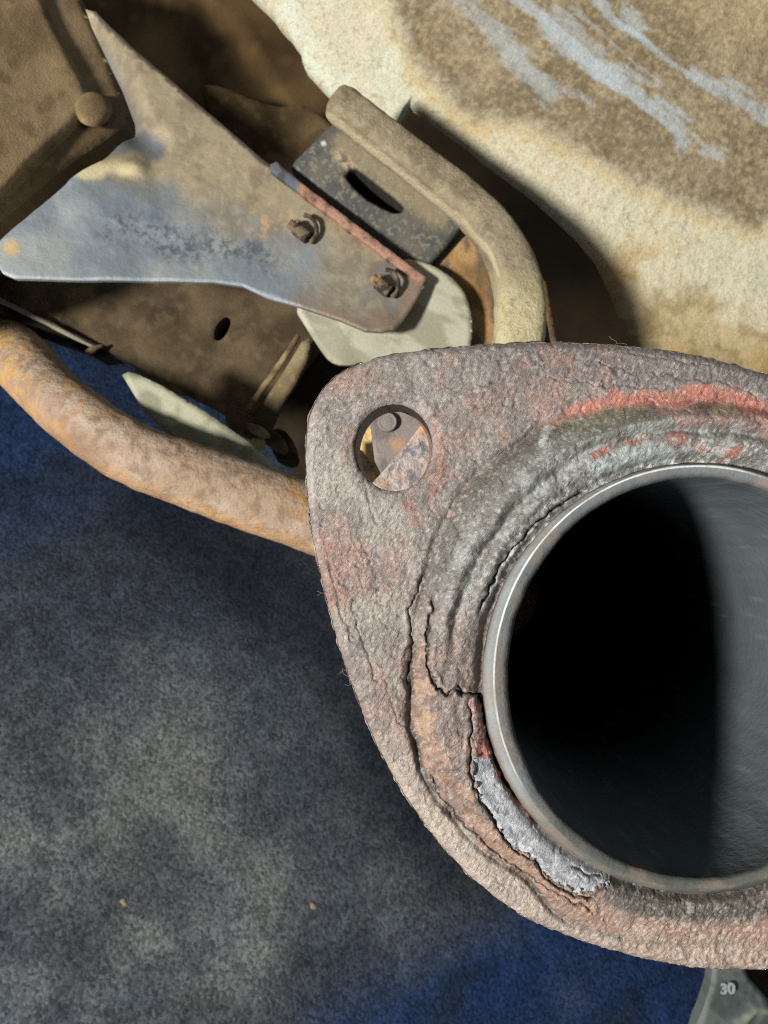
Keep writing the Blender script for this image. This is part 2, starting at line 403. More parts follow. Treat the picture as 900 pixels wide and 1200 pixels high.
def build_body_panel():
    E = np.array([(120, -210), (200, -112), (260, -45), (304, 0), (322, 20), (340, 40), (350, 55), (357, 78), (372, 96), (390, 114), (415, 138),
                  (440, 147), (455, 147), (464, 141), (471, 129), (479, 119), (500, 133), (545, 165), (589, 200), (625, 228), (655, 253), (681, 278), (702, 304),
                  (720, 342), (735, 378), (752, 412), (775, 445), (810, 490), (880, 550), (980, 620)], float)  # edge and notch cut to the outline of the rod's shadow
    E = resample(E, 2.6, False)
    E[:, 0] += (fbm(np.arange(len(E)) * 2.6, np.zeros(len(E)), 30, 5, 4) - .5) * 5
    ns = len(E)
    t = np.concatenate([[-1], np.linspace(0, 10, 6)[0:], np.linspace(12.5, 620, 210)])
    dirx, diry = 0.42, -0.91
    def surf(x, y, e):
        q = np.clip(1 - e / 14.0, 0, 1)
        roll = 14 * (1 - np.sqrt(1 - q * q * 0.97))
        # plane that comes nearer towards the upper right, with a bulge
        d = 0.318 - 0.00005 * (x - 560) + 0.00008 * (y - 150)
        d = d - 0.006 * np.exp(-((x - 760) ** 2 / 240 ** 2 + (y - 90) ** 2 / 200 ** 2))
        hh = (fbm(x, y, 60, 71, 3) - .5) * 7 + (fbm(x, y, 12, 72, 4) - .5) * 2.0 + (fbm(x, y, 6, 73, 2) - .5) * 2.4 * ss(10, 60, e)
        return d, hh - roll
    X = E[:, 0][:, None] + dirx * np.maximum(t, 0)[None]; Y = E[:, 1][:, None] + diry * np.maximum(t, 0)[None]
    x, y = X.ravel(), Y.ravel(); e = np.tile(np.maximum(t, 0), ns)
    d, hh = surf(x, y, e)
    V = cpt(x, y, d); V[:, 2] += hh * d / FPX
    V = V.reshape(ns, len(t), 3)
    V[:, 0, 2] -= 0.004                                   # turned-back lip
    V[:, 0, 0] += 0.0004; V[:, 0, 1] += 0.0004
    V = V.reshape(-1, 3)
    w_ = len(t); i, j = np.meshgrid(np.arange(ns - 1), np.arange(w_ - 1), indexing='ij')
    Q = np.stack([i * w_ + j, (i + 1) * w_ + j, (i + 1) * w_ + j + 1, i * w_ + j + 1], -1).reshape(-1, 4)
    # colour
    n1 = fbm(x, y, 70, 101, 5); n2 = fbm(x, y, 14, 102, 4); n3 = fbm(x, y, 5, 103, 2)
    c = np.tile(S(194, 188, 163), (len(x), 1))
    c = mix(c, S(200, 203, 184), ss(560, 380, x) * ss(.3, .6, n1))
    c = mix(c, S(190, 172, 130), 0.5 * ss(.52, .72, n1 * .6 + n2 * .4))
    c = mix(c, S(160, 146, 114), 0.4 * ss(.60, .75, n3 * .6 + n2 * .4)); c = mix(c, S(96, 86, 66), .28 * ss(.70, .78, fbm(x, y, 3.4, 108, 2)))
    lowr = ss(-20, 40, y - (272 + (x - 660) * .42) + 60 * (n1 - .5) + 30 * (n2 - .5)) * ss(600, 660, x)
    c = mix(c, S(170, 152, 112), lowr * .9); c = mix(c, S(138, 120, 84), .6 * lowr * ss(.48, .62, n2)); c = mix(c, S(190, 152, 92), .4 * lowr * ss(.5, .65, n1))  # browner dust at lower right, with some of the panel's shading painted in
    # the dirt line
    B = [(380, -120), (450, 0), (480, 60), (500, 89), (530, 122), (558, 142), (600, 143), (633, 155), (678, 178), (744, 218), (811, 244), (878, 267), (960, 268)]
    db, _ = pdist(x, y, B)
    yb = np.interp(x, [p[0] for p in B], [p[1] for p in B])
    sd = np.where(y < yb, db, -db) + (n2 - .5) * 16 + (n1 - .5) * 14
    m = ss(-16, 22, sd + (n3 - .5) * 12)
    br = mix(np.tile(S(143, 130, 106), (len(x), 1)), S(124, 111, 89), ss(.35, .65, n1))
    n5 = fbm(x, y, 4.5, 107, 3)
    br = mix(br, S(116, 98, 70), 0.5 * ss(.55, .72, n2)); br = mix(br, S(186, 170, 134), 0.35 * ss(.52, .72, n5)); br = mix(br, S(92, 78, 58), 0.4 * ss(.42, .28, n5))
    br = mix(br, S(188, 166, 122), 0.6 * ss(150, 330, sd))
    c = c * (1 - m[:, None]) + br * m[:, None]
    c = mix(c, S(186, 160, 108), 0.4 * np.exp(-((sd + 8) / 9) ** 2))
    # blue scrapes
    al = (x * 0.80 + y * 0.60); ac = (-x * 0.60 + y * 0.80)
    rag = fbm(al * 0.22, ac * 1.2, 9, 55, 4); rag2 = fbm(al * 0.5, ac * 2.2, 12, 58, 3)
    for P, wd, st in (([(585, -30), (650, 40), (690, 75), (715, 92)], 11, .95), ([(706, 86), (745, 110), (790, 148), (802, 164)], 15, 1.0), ([(525, -10), (575, 35), (610, 72), (640, 110)], 12, .65),
                      ([(690, -12), (722, 22), (738, 35)], 8, .9), ([(730, 20), (746, 34)], 13, .8), ([(738, 35), (790, 75), (815, 90)], 4, .85), ([(812, 88), (850, 103), (905, 142)], 12, .9), ([(640, 62), (730, 78), (780, 110)], 4, .5), ([(596, 60), (640, 95), (690, 120)], 7, .45),
                      ([(672, 8), (730, 62), (775, 98)], 3, .5), ([(822, 178), (842, 184)], 8, .75), ([(650, 20), (700, 62)], 14, .6)):
        dd, tt = pdist(x, y, P)
        mm = st * (1 - ss(wd * 0.5, wd * 1.2, dd + (rag - .5) * wd * 2.6)) * ss(.25, .42, rag2 + .18)
        c = mix(c, S(168, 178, 182), .72 * mm * (.8 + .2 * ss(.35, .6, n3)))
    mk('outer_panel', V, [Q], DUST, body, c)
build_body_panel()

# inner bodywork added behind the gap, dark where the rod's shadow would lie
plate('added_inner_panel', [(-900, -500), (620, -500), (640, -100), (900, 200), (900, 620), (560, 620), (420, 520), (330, 470), (-120, 330), (-900, -20)],
      lambda x, y: 0.52 + 0.0004 * (np.maximum(x, -50) - 300) - 0.0002 * (y - 100) + 0.0 * x, 0.004, GRIME, body, lambda x, y: mix(brown(11, S(124, 98, 64), S(84, 65, 42), 70)(x, y), S(50, 39, 26), .85 * ss(400, 500, x)), sp=9, rnd=0,  # darker behind the rod: recess shade painted into the colour
      h=lambda x, y: 26 * ss(-14, 14, (x - 225) * 0.9 + (y - 60) * -0.5) + 14 * ss(-10, 12, (x - 290) * 0.8 - (y - 80) * .6) + (fbm(x, y, 60, 5, 3) - .5) * 10)
# dusty bulge in the recess
plate('pressed_bulge', [(232, 95), (262, 100), (300, 118), (330, 116), (352, 112), (372, 124), (400, 150), (430, 200), (430, 260), (360, 260), (300, 200), (250, 160)],
      lambda x, y: 0.455 + 0.0006 * (x - 240) * 0.3 + 0.0003 * (y - 100), 0.02, GRIME, body, brown(15, S(124, 104, 74), S(84, 67, 44), 60), sp=4, rnd=8, chk=1,
      h=lambda x, y: 10 * np.exp(-((x - 262) ** 2 / 30 ** 2 + (y - 130) ** 2 / 30 ** 2)) - 12 * ss(300, 330, x))

# ---- box section, upper left
box = thing('chassis_bracket', (50, 110, 0.34), 'brown dusty box-shaped chassis bracket with rounded boss in the top left corner', 'bracket')
boxn = lambda x, y: 0.335 + 0.00026 * np.maximum(x, -150) - 0.00022 * (y - 120)
plate('side_wall', [(-520, -160), (60, -60), (98, 5), (128, 78), (148, 128), (146, 142), (132, 156), (80, 190), (0, 258), (-90, 320), (-520, 420)],
      lambda x, y: boxn(x, y) + 0.006, 0.03, GRIME, box, brown(31, S(154, 131, 98), S(122, 102, 74), 60), sp=4, rnd=6, chk=1)
plate('raised_face', [(-510, -150), (36, -50), (52, 10), (72, 48), (100, 100), (104, 116), (94, 134), (60, 165), (20, 205), (-10, 240), (-90, 300), (-510, 400)],
      boxn, 0.006, GRIME, box, brown(33, S(168, 143, 107), S(138, 115, 83), 50, 0.5), sp=3.5, rnd=7, chk=1,
      h=lambda x, y: (fbm(x, y, 50, 3, 3) - .5) * 5)
def boss():
    th = np.linspace(0, 2 * np.pi, 40, endpoint=False); rows = []
    for r, hh in ((22, -6), (20.5, 0), (17, 3.5), (12, 5.5), (6, 6.4), (.2, 6.6)):
        px = 108 + r * np.cos(th); py = 126 + r * 0.9 * np.sin(th); v = cpt(px, py, boxn(px, py)); v[:, 2] += hh * .335 / FPX; rows.append(v)
    V = np.vstack(rows); rings('boss', rows, GRIME, box, brown(34, S(168, 143, 107), S(138, 115, 83), 30)(*px_of(V)), 40, flip=True)
boss()

# ================================================================== FRAME RAIL
rail = thing('frame_rail', (180, 400, 0.36), 'dark brown frame rail with an oval slot, running under the blue-grey bracket', 'frame rail')
rd = lambda x, y: 0.345 + 0.00006 * (x - 100) - 0.00014 * (y - 400)
slot = [(260 + 15.5 * math.cos(a) * math.cos(1.05) * (-1) * -1 - 7.5 * math.sin(a) * math.sin(-1.05) * 1, 385 - 15.5 * math.cos(a) * math.sin(1.05) + 7.5 * math.sin(a) * math.cos(1.05)) for a in np.linspace(0, 2 * math.pi, 24, endpoint=False)]
plate('rail_face', [(-560, 0), (-60, 250), (220, 270), (390, 330), (382, 380), (350, 420), (318, 470), (300, 486), (268, 490), (235, 470), (180, 444), (120, 408), (60, 379), (-60, 322), (-560, 80)],
      rd, 0.03, GRIME, rail, brown(41, S(104, 89, 67), S(76, 64, 48), 45), holes=[slot], sp=3.0, rnd=3, h=lambda x, y: (fbm(x, y, 70, 6, 3) - .5) * 10 + 5 * ss(40, 0, pdist(x, y, [(190, 440), (232, 455)])[0]))
plate('rail_slot_shade', [(235, 355), (290, 355), (290, 415), (235, 415)], 0.385, 0.002, GRIME, rail, const(S(16, 13, 9)), sp=8, rnd=0)  # near-black sheet for the shade inside the slot
plate('lower_lip', [(-560, 76), (-60, 318), (40, 366), (112, 406), (130, 416), (108, 418), (90, 408), (40, 390), (-60, 352), (-560, 110)], lambda x, y: rd(x, y) + 0.006, 0.02, GRIME, rail, brown(43, S(64, 54, 40), S(44, 37, 28), 30), sp=3, rnd=3)
tube('highlight_bead', [(-560, 84, 0.341, 3.5), (-60, 324, 0.341, 3.5), (0, 352, 0.341, 3.2), (55, 379, 0.341, 2.8), (112, 408, 0.341, 2.4)], vmat('grey_highlight', 0.7, 0, 1500, 0.0003, 0.3, 0.3, color=S(128, 122, 108)), rail, None, 14, 0.002, 0.0004)  # pale bead added for the highlight line along the lip
tube('weld_seam', [(160, 434, 0.3465, 3), (190, 449, 0.346, 6), (212, 456, 0.3455, 7), (234, 462, 0.348, 4)], vmat('dusty_weld', 0.9, 0, 1500, 0.0004, 0.35, 0.2, color=S(104, 92, 68)), rail, None, 20, 0.001, 0.0009)
tube('spring_clip', [(101, 413, 0.3395, 3.2), (106, 411, 0.339, 4.2), (112, 408, 0.340, 3), (119, 405, 0.3415, 2)], vmat('tan_clip', 0.8, 0, 1500, 0.0004, 0.4, 0.3, color=S(128, 108, 76)), rail, None, 16, 0.001, 0.0006)
# dark sheet added as the shaded void behind the strap
plate('void_sheet', [(300, 340), (470, 330), (470, 640), (400, 620), (352, 572), (335, 540), (300, 505)], 0.43, 0.02, GRIME, rail, brown(45, S(54, 44, 32), S(30, 24, 17), 40), sp=6, rnd=4)

strap = thing('strap_bracket', (315, 460, 0.345), 'ribbed brown strap bracket wrapped round the end of the frame rail', 'bracket')
SM = vmat('strap_dust', 0.88, 0, 1300, 0.0004, 0.25, 0.2)
sc1 = lambda V: brown(51, S(150, 134, 98), S(96, 80, 54), 20)(*px_of(V))
tube('rib', [(286, 486, 0.338, 3), (310, 452, 0.3375, 3.6), (334, 418, 0.3375, 3.8), (349, 394, 0.339, 3.4)], SM, strap, sc1, 18, 0.001, 0.0004)
plate('strap_face', [(296, 490), (318, 456), (340, 422), (353, 400), (361, 396), (364, 402), (358, 426), (344, 452), (330, 474), (316, 506), (302, 512)], 0.338, 0.004, SM, strap, lambda x, y: mix(brown(53, S(142, 130, 100), S(112, 98, 70), 26)(x, y), S(66, 52, 36), .85 * ss(455, 470, y)), sp=2.5, rnd=4)  # lower half painted darker as the unlit part of the strap
plate('strap_loop', [(262, 482), (276, 476), (296, 488), (316, 500), (330, 510), (338, 528), (330, 534), (312, 520), (296, 516), (276, 508), (264, 498)], 0.34, 0.006, SM, strap, brown(54, S(96, 80, 54), S(60, 48, 32), 18), sp=2.5, rnd=7, chk=1)
plate('strap_end', [(288, 494), (304, 498), (316, 508), (312, 514), (300, 511), (290, 504)], 0.331, 0.004, SM, strap, brown(55, S(140, 124, 96), S(110, 92, 66), 18), sp=2, rnd=4, chk=1)
plate('strap_tab', [(290, 514), (308, 512), (310, 520), (302, 528), (294, 524)], 0.334, 0.004, SM, strap, const(S(164, 150, 110)), sp=2, rnd=3, chk=1)
plate('strap_tail', [(312, 505), (330, 500), (345, 520), (350, 545), (338, 548), (322, 540)], 0.346, 0.006, SM, strap, brown(56, S(74, 60, 40), S(44, 35, 24), 14), sp=2.5, rnd=5, chk=1)

# pale sliver between rail and bar
sh = plate('splash_shield', [(142, 439), (149, 435), (160, 438), (190, 452), (240, 482), (290, 517), (328, 552), (300, 575), (235, 545), (195, 508), (170, 485)], lambda x, y: 0.302 + 0 * x, 0.003,
           vmat('pale_plastic', 0.6, 0, 900, 0.0002, 0.10, 0.3), None, lambda x, y: mix(np.tile(S(158, 157, 134), (len(x), 1)), S(126, 125, 104), ss(.4, .65, fbm(x, y, 24, 61, 4))), sp=3, rnd=4)
base_props(sh, 'pale green-grey pointed splash shield between the frame rail and the rusty bar', 'shield')

# ================================================================== RUSTY BAR
def rustcol(seed, light=S(172, 154, 136), mid=S(158, 136, 114), dark=S(122, 98, 80), yel=S(196, 142, 62), k=1.0):
    def f(V):
        mm = V * 1000
        n = fbm(mm[:, 0], mm[:, 1], 12, seed, 5, mm[:, 2]); n2 = fbm(mm[:, 0], mm[:, 1], 3.0, seed + 4, 4, mm[:, 2]); n3 = fbm(mm[:, 0], mm[:, 1], 22, seed + 8, 3, mm[:, 2])
        c = mix(np.tile(mid, (len(V), 1)), light, ss(.35, .65, n)); c = mix(c, dark, 0.6 * ss(.45, .7, n2)); c = mix(c, yel, .4 * k * ss(.54, .68, n3) * ss(.4, .6, n2))
        return c
    return f
def barcol(V):
    c = rustcol(71)(V); x, y = px_of(V); n = fbm(x, y, 12, 75, 4); n2 = fbm(x, y, 30, 78, 3)
    c = mix(c, S(204, 160, 84), 0.6 * ss(75, 20, x + (n - .5) * 90) * ss(.35, .6, n))
    # orange rust along the underside
    cl = np.interp(x, [0, 50, 90, 130, 180, 260, 360], [442, 488, 530, 558, 583, 614, 645])
    c = mix(c, S(192, 150, 104), 0.5 * ss(20, 4, cl - y + (n2 - .5) * 26))
    c = mix(c, S(132, 102, 84), 0.6 * np.exp(-((x - 95) ** 2 / 50 ** 2)) * ss(.3, .6, n2))
    return c
bar = tube('anti_roll_bar', [(-420, 120, 0.44, 38), (-200, 215, 0.43, 38), (-80, 296, 0.415, 38), (-34, 352, 0.40, 37), (8, 405, 0.36, 36), (40, 440, 0.325, 35), (70, 471, 0.305, 35), (102, 497, 0.295, 36), (140, 523, 0.289, 37), (178, 541, 0.287, 37.5), (222, 557, 0.287, 38.5), (267, 573, 0.287, 39.5), (310, 588, 0.287, 40), (358, 605, 0.287, 40), (460, 644, 0.29, 40), (600, 710, 0.30, 40)],
           vmat('rusty_steel', 0.85, 0.0, 1500, 0.0005, 0.25, 0.25, scale2=420, bump2=0.0008), None, barcol, 96, 0.0008, 0.0005, 0.005)
base_props(bar, 'bent rusty bar crossing from the left edge to behind the flange', 'bar')

# ================================================================== PALE PLATE + TAN SHEET
pp = plate('heat_shield', [(338, 350), (380, 330), (470, 300), (500, 306), (522, 318), (538, 331), (548, 348), (554, 372), (553, 402), (546, 440), (480, 450), (430, 424), (402, 428), (386, 423), (373, 406)],
           lambda x, y: 0.2945 + 0.00002 * (x - 450), 0.002, MATS['pale_plastic'], None,
           lambda x, y: mix(mix(np.tile(S(170, 168, 148), (len(x), 1)), S(142, 140, 120), ss(.42, .6, fbm(x * .5 + y * .9, (y - x * .6) * 2.2, 40, 63, 5))), S(150, 140, 108), .5 * ss(.62, .75, fbm(x, y, 18, 66, 4))), sp=3, rnd=5,
           h=lambda x, y: 8 * ss(410, 360, x) * -1 + (fbm(x, y, 60, 12, 2) - .5) * 8, chk=1)
base_props(pp, 'smooth pale green heat shield sheet inside the bend of the rod', 'heat shield')
ts = plate('mounting_sheet', [(503, 318), (520, 301), (550, 270), (600, 285), (640, 330), (656, 420), (650, 470), (520, 470), (500, 400)], lambda x, y: 0.3035 + 0.00003 * (x - 500), 0.003, GRIME, None,
           lambda x, y: mix(mix(np.tile(S(170, 136, 92), (len(x), 1)), S(128, 98, 62), ss(.4, .65, fbm(x, y, 30, 67, 5))), S(96, 88, 78), .8 * ss(.56, .66, fbm(x * 2.2, y * .6, 26, 69, 3))), sp=4, rnd=3)
base_props(ts, 'tan rusty mounting sheet seen between pale shield and hooked rod', 'sheet')

# ================================================================== HANGER BRACKET (blade)
hb = thing('hanger_bracket', (280, 260, 0.29), 'blue-grey dusty gusset bracket with two bolt stubs, left of the rubber block', 'bracket')
bd = lambda x, y: 0.288 + 0.00003 * (x - 250) - 0.00008 * (y - 260)
BL = [(96, 4), (108, 6), (128, 28), (160, 58), (200, 92), (250, 136), (300, 180), (345, 216), (400, 254), (450, 292), (496, 327), (498, 334), (486, 354), (473, 374), (462, 385), (448, 389), (428, 388), (400, 376), (350, 359), (315, 350), (285, 336), (250, 331), (200, 330), (120, 331), (24, 331), (10, 325), (2, 314), (-4, 300), (4, 286), (40, 254), (85, 213), (120, 188), (140, 166), (150, 148), (149, 132), (134, 92), (118, 58), (100, 20)]
def bl_h(x, y):
    d1, t1 = pdist(x, y, [(128, 100), (150, 142), (192, 186), (215, 205)])
    h = -13 * np.exp(-(d1 / 18) ** 2) * ss(1.0, .55, t1)
    h += 5 * np.exp(-((x - 195) ** 2 + (y - 190) ** 2) / 14 ** 2)
    # left edge of the upper wing turns away
    el, _ = pdist(x, y, [(100, 20), (118, 58), (134, 92), (150, 140)])
    h -= 16 * ss(32, 0, el)
    d2, _ = pdist(x, y, [(85, 207), (120, 196), (165, 196)])
    h += 5 * np.exp(-(d2 / 9) ** 2)
    h += (fbm(x, y, 90, 81, 3) - .5) * 12 + (fbm(x, y, 14, 82, 4) - .5) * 1.6
    lo, _ = pdist(x, y, [(24, 331), (200, 330), (285, 336), (350, 359), (428, 388)])
    h += 5 * ss(46, 0, lo) + 13 * ss(230, -10, x) ** 1.5 * ss(150, 230, y)
    return h
def bl_c(x, y):
    n1 = fbm(x, y, 80, 83, 5); n2 = fbm(x, y, 22, 84, 5); n3 = fbm(x, y, 6, 85, 3)
    top, _ = pdist(x, y, BL[1:11])
    c = mix(np.tile(S(122, 131, 138), (len(x), 1)), S(146, 152, 151), ss(.4, .65, n1))
    dust = ss(-20, 60, (x - 215) * 0.45 - (y - 268) * 0.95 + (n1 - .5) * 110 + (n2 - .5) * 40)
    dust = np.maximum(dust, ss(330, 400, x + (n2 - .5) * 60) * 0.85)
    dc = mix(np.tile(S(150, 138, 112), (len(x), 1)), S(132, 120, 98), ss(.4, .65, n2)); dc = mix(dc, S(172, 160, 132), .3 * ss(.55, .7, n3))
    c = c * (1 - dust[:, None]) + dc * dust[:, None]
    c = mix(c, S(112, 112, 112), .7 * ss(400, 460, x) * ss(.45, .62, n2))
    sc = pdist(x, y, [(140, 262), (190, 278), (240, 285), (300, 300)])[0]
    c = mix(c, S(66, 72, 80), .75 * ss(40, 0, sc + (n2 - .5) * 50) * ss(.42, .66, fbm(x, y, 6, 88, 4, gain=.75)))
    c = mix(c, S(98, 112, 124), .6 * ss(34, 10, pdist(x, y, [(95, 225), (130, 230), (190, 235)])[0] + (n2 - .5) * 40))
    c = mix(c, S(204, 190, 150), .85 * ss(17, 5, pdist(x, y, [(100, 201), (130, 195), (152, 200)])[0] + (n2 - .5) * 18))
    c = mix(c, S(86, 92, 102), .85 * ss(20, 6, pdist(x, y, [(136, 168), (160, 160), (178, 172)])[0] + (n2 - .5) * 12))  # shade in the fold, painted dark
    c = mix(c, S(96, 98, 100), .7 * ss(22, 2, pdist(x, y, [(108, 48), (134, 100), (152, 145)])[0]))  # shading of the turned-away wing edge painted in
    c = mix(c, S(196, 162, 86), .7 * ss(16, 3, np.hypot(x - 18, y - 296) + (n2 - .5) * 10))
    c = mix(c, S(206, 150, 92), .55 * ss(.62, .72, n3) * ss(40, 10, np.hypot(x - 312, y - 256)))
    c = mix(c, S(74, 62, 58), .85 * ss(7, 3, top + (n3 - .5) * 5))
    c = mix(c, S(122, 100, 88), .6 * ss(26, 6, pdist(x, y, [(350, 359), (428, 388), (470, 376), (497, 330)])[0] + (n2 - .5) * 26))
    lo, _ = pdist(x, y, [(10, 325), (24, 331), (200, 330), (285, 336), (350, 359)])
    c = mix(c, S(176, 184, 190), .35 * ss(3.5, 1.5, lo))  # bright highlight painted along the lower edge
    return c
plate('blade', BL, bd, 0.0022, vmat('dusty_bracket_steel', 0.6, 0.15, 2400, 0.00012, 0.22, 0.4, scale2=600, bump2=0.00018), hb, bl_c, bl_h, sp=2.0, rnd=3, chk=0)
# rust-red backing strip squeezed between blade and rubber
def strip_c(x, y):
    n = fbm(x, y, 10, 91, 4); c = mix(np.tile(S(164, 126, 108), (len(x), 1)), S(128, 98, 84), ss(.4, .65, n))
    return mix(mix(c, S(92, 98, 108), ss(356, 344, x)), S(70, 54, 48), .7 * ss(.6, .7, n))
plate('backing_strip', [(316, 192), (324, 189), (352, 212), (400, 249), (450, 287), (498, 323), (500, 329), (494, 334), (450, 301), (390, 256), (340, 217), (316, 199)], 0.2885, 0.003, vmat('red_rust', 0.9, 0, 1500, 0.0005, 0.25, 0.2), hb, strip_c, sp=2.0, rnd=2.5, wobble=1.2)
def stub(cx, cy, yellow):
    sm = vmat('stub_rust', 0.8, 0.2, 1800, 0.0004, 0.35, 0.3)
    ax = np.array([0.80, 0.60]); D0 = bd(np.array([cx]), np.array([cy]))[0] - 0.003
    def tc(V):
        x, y = px_of(V); n = fbm(x, y, 6, 95, 3)
        return mix(mix(np.tile(S(120, 104, 88), (len(x), 1)), S(66, 56, 52), ss(.45, .6, n)), S(170, 132, 92) if not yellow else S(190, 160, 96), .6 * ss(6, -8, (x - cx) * ax[0] + (y - cy) * ax[1] + 8 + (n - .5) * 14))
    # threaded stub: a lathe with ridges
    th = np.linspace(0, 2 * np.pi, 24, endpoint=False); rows = []
    L = 34; n = 30
    ang = math.atan2(ax[1], ax[0])
    for i in range(n + 1):
        s = -L / 2 + L * i / n; r = (8.2 if i % 3 else 6.8) * (0.72 if i < 9 else 1.0)
        if i in (0, n): r *= 0.3
        pxc, pyc = cx + ax[0] * s * .8, cy + ax[1] * s * .8
        px = pxc - ax[1] * r * np.cos(th); py = pyc + ax[0] * r * np.cos(th)
        v = cpt(px, py, D0); v[:, 2] += (r * np.sin(th) - 0.12 * s) * D0 / FPX; rows.append(v)
    V = np.vstack(rows); st = rings('bolt_stub', rows, sm, hb, tc(V), 24); ORG[st.name] = ORG[hb.name]
    q = [(cx + 6 + 15 * math.cos(a) + (4 if a > .8 else 0) * 0, cy - 1 + 17 * math.sin(a), D0 + 0.0008, 2.6) for a in np.linspace(-1.5, 1.0, 9)]
    tube('collar_lip', q, sm, st, lambda V: mix(np.tile(S(112, 98, 82), (len(V), 1)), S(60, 52, 46), ss(.4, .6, fbm(*px_of(V), 7, 96, 3))), 12, 0.0006, 0.0004, 0.002)
    nut = [(cx - 12, cy - 9), (cx + 0, cy - 15), (cx + 5, cy - 6), (cx - 5, cy + 5)]
    plate('weld_blob', nut, D0 - 0.001, 0.003, sm, st, lambda x, y: mix(np.tile(S(172, 146, 96) if yellow else S(146, 132, 106), (len(x), 1)), S(130, 110, 80), ss(.4, .6, fbm(x, y, 5, 97, 3))), sp=1.5, rnd=4, chk=1, wobble=1.5)
    plate('hole_shade', [(cx + 10, cy + 0), (cx + 20, cy + 4), (cx + 22, cy + 12), (cx + 12, cy + 14), (cx + 2, cy + 12)], D0 + 0.0024, 0.0008, MATS['black_rubber'] if 'black_rubber' in MATS else GRIME, hb, const(S(24, 20, 17)), sp=2, rnd=1, chk=1)  # dark chip painted as the shade of a small hole
stub(350, 270, False); stub(446, 334, True)

# ================================================================== RUBBER MOUNT + ROD
rub = thing('rubber_mount', (440, 225, 0.295), 'dark grey rubber hanger block with a narrow slot, under the hooked rod', 'rubber mount')
def rub_c(x, y):
    n = fbm(x, y, 30, 111, 5); n2 = fbm(x, y, 5, 112, 3)
    c = mix(np.tile(S(80, 81, 78), (len(x), 1)), S(98, 95, 86), ss(.45, .65, n))
    m = ss(26, 6, pdist(x, y, [(405, 172), (430, 190), (480, 228), (510, 250)])[0] + (n - .5) * 30)
    c = mix(c, S(146, 132, 104), .8 * m); c = mix(c, S(150, 142, 122), .5 * ss(.62, .76, fbm(x, y, 3.4, 115, 2)))
    c = mix(c, S(196, 172, 136), .8 * ss(.45, .58, n2) * ss(13, 3, pdist(x, y, [(398, 182), (410, 196)])[0] + (n2 - .5) * 14)); c = mix(c, S(200, 198, 190), ss(4, 2, np.hypot(x - 379, y - 168)))
    c = mix(c, S(34, 32, 30), .9 * ss(2.6, .6, pdist(x, y, SL, True)[0]))  # slot walls painted dark as shade
    return c
RUB = [(341, 195), (347, 186), (392, 142), (400, 140), (470, 196), (538, 252), (542, 262), (536, 271), (505, 308), (496, 312), (484, 309), (420, 257)]
SL = [(405, 206), (409, 199), (417, 198), (430, 207), (446, 220), (462, 232), (473, 243), (470, 248), (462, 249), (448, 243), (430, 233), (414, 219)]
plate('block', RUB, lambda x, y: 0.297 + 0.00002 * (x - 440), 0.013, vmat('black_rubber', 0.75, 0, 1600, 0.0003, 0.2, 0.3), rub, rub_c, sp=2.2, rnd=4, holes=[SL], h=lambda x, y: (fbm(x, y, 8, 113, 3) - .5) * 1.4)
plate('slot_shade_sheet', [(395, 190), (420, 185), (485, 240), (480, 260), (450, 255), (400, 220)], 0.3095, 0.002, MATS['black_rubber'], rub, const(S(8, 8, 7)), sp=6, rnd=0)  # near-black sheet added for the shade in the open slot
rod = thing('hanger_rod', (560, 260, 0.285), 'hooked dusty steel hanger rod curving over the rubber block', 'rod')
def rod_c(V):
    x, y = px_of(V); n = fbm(x, y, 26, 121, 5); n2 = fbm(x, y, 6, 122, 3)
    c = mix(np.tile(S(142, 130, 106), (len(x), 1)), S(124, 112, 90), ss(.35, .65, n)); c = mix(c, S(166, 154, 128), .4 * ss(.55, .7, n2))
    inner = np.interp(x, [389, 451, 544, 575, 590], [141, 190, 265, 300, 340]); c = mix(c, S(196, 184, 150), .7 * ss(9, 2, np.abs(inner - 3 - y) + (n2 - .5) * 6) * (x < 585))  # highlight along the inner edge of the bend painted in
    c = mix(c, S(196, 186, 148), .8 * ss(300, 360, y + (n - .5) * 50)); c = mix(c, S(150, 130, 84), .6 * ss(.55, .68, n2) * ss(300, 350, y))
    return c
tube('rod_shank', [(397, 121, 0.285, 19), (406, 128, 0.285, 20.5), (430, 147, 0.284, 20.5), (470, 178, 0.283, 20.5), (510, 209, 0.281, 21), (548, 240, 0.279, 22), (577, 271, 0.276, 23.5), (597, 305, 0.273, 25.5), (607, 340, 0.27, 28), (609, 375, 0.267, 29), (606, 410, 0.264, 29), (596, 460, 0.262, 31), (585, 520, 0.262, 31)], vmat('dusty_rod', 0.82, 0.0, 1700, 0.0004, 0.2, 0.3, scale2=700, bump2=0.0005), rod, rod_c, 96, 0.0006, 0.00035, 0.003, power=3.6)
plate('side_fin', [(612, 290), (622, 300), (632, 335), (640, 370), (646, 402), (648, 440), (632, 440), (630, 380)], 0.285, 0.002, MATS['dusty_rod'], rod, lambda x, y: mix(np.tile(S(120, 100, 74), (len(x), 1)), S(86, 70, 50), ss(.4, .6, fbm(x, y, 12, 123, 3))), sp=2.5, rnd=2)

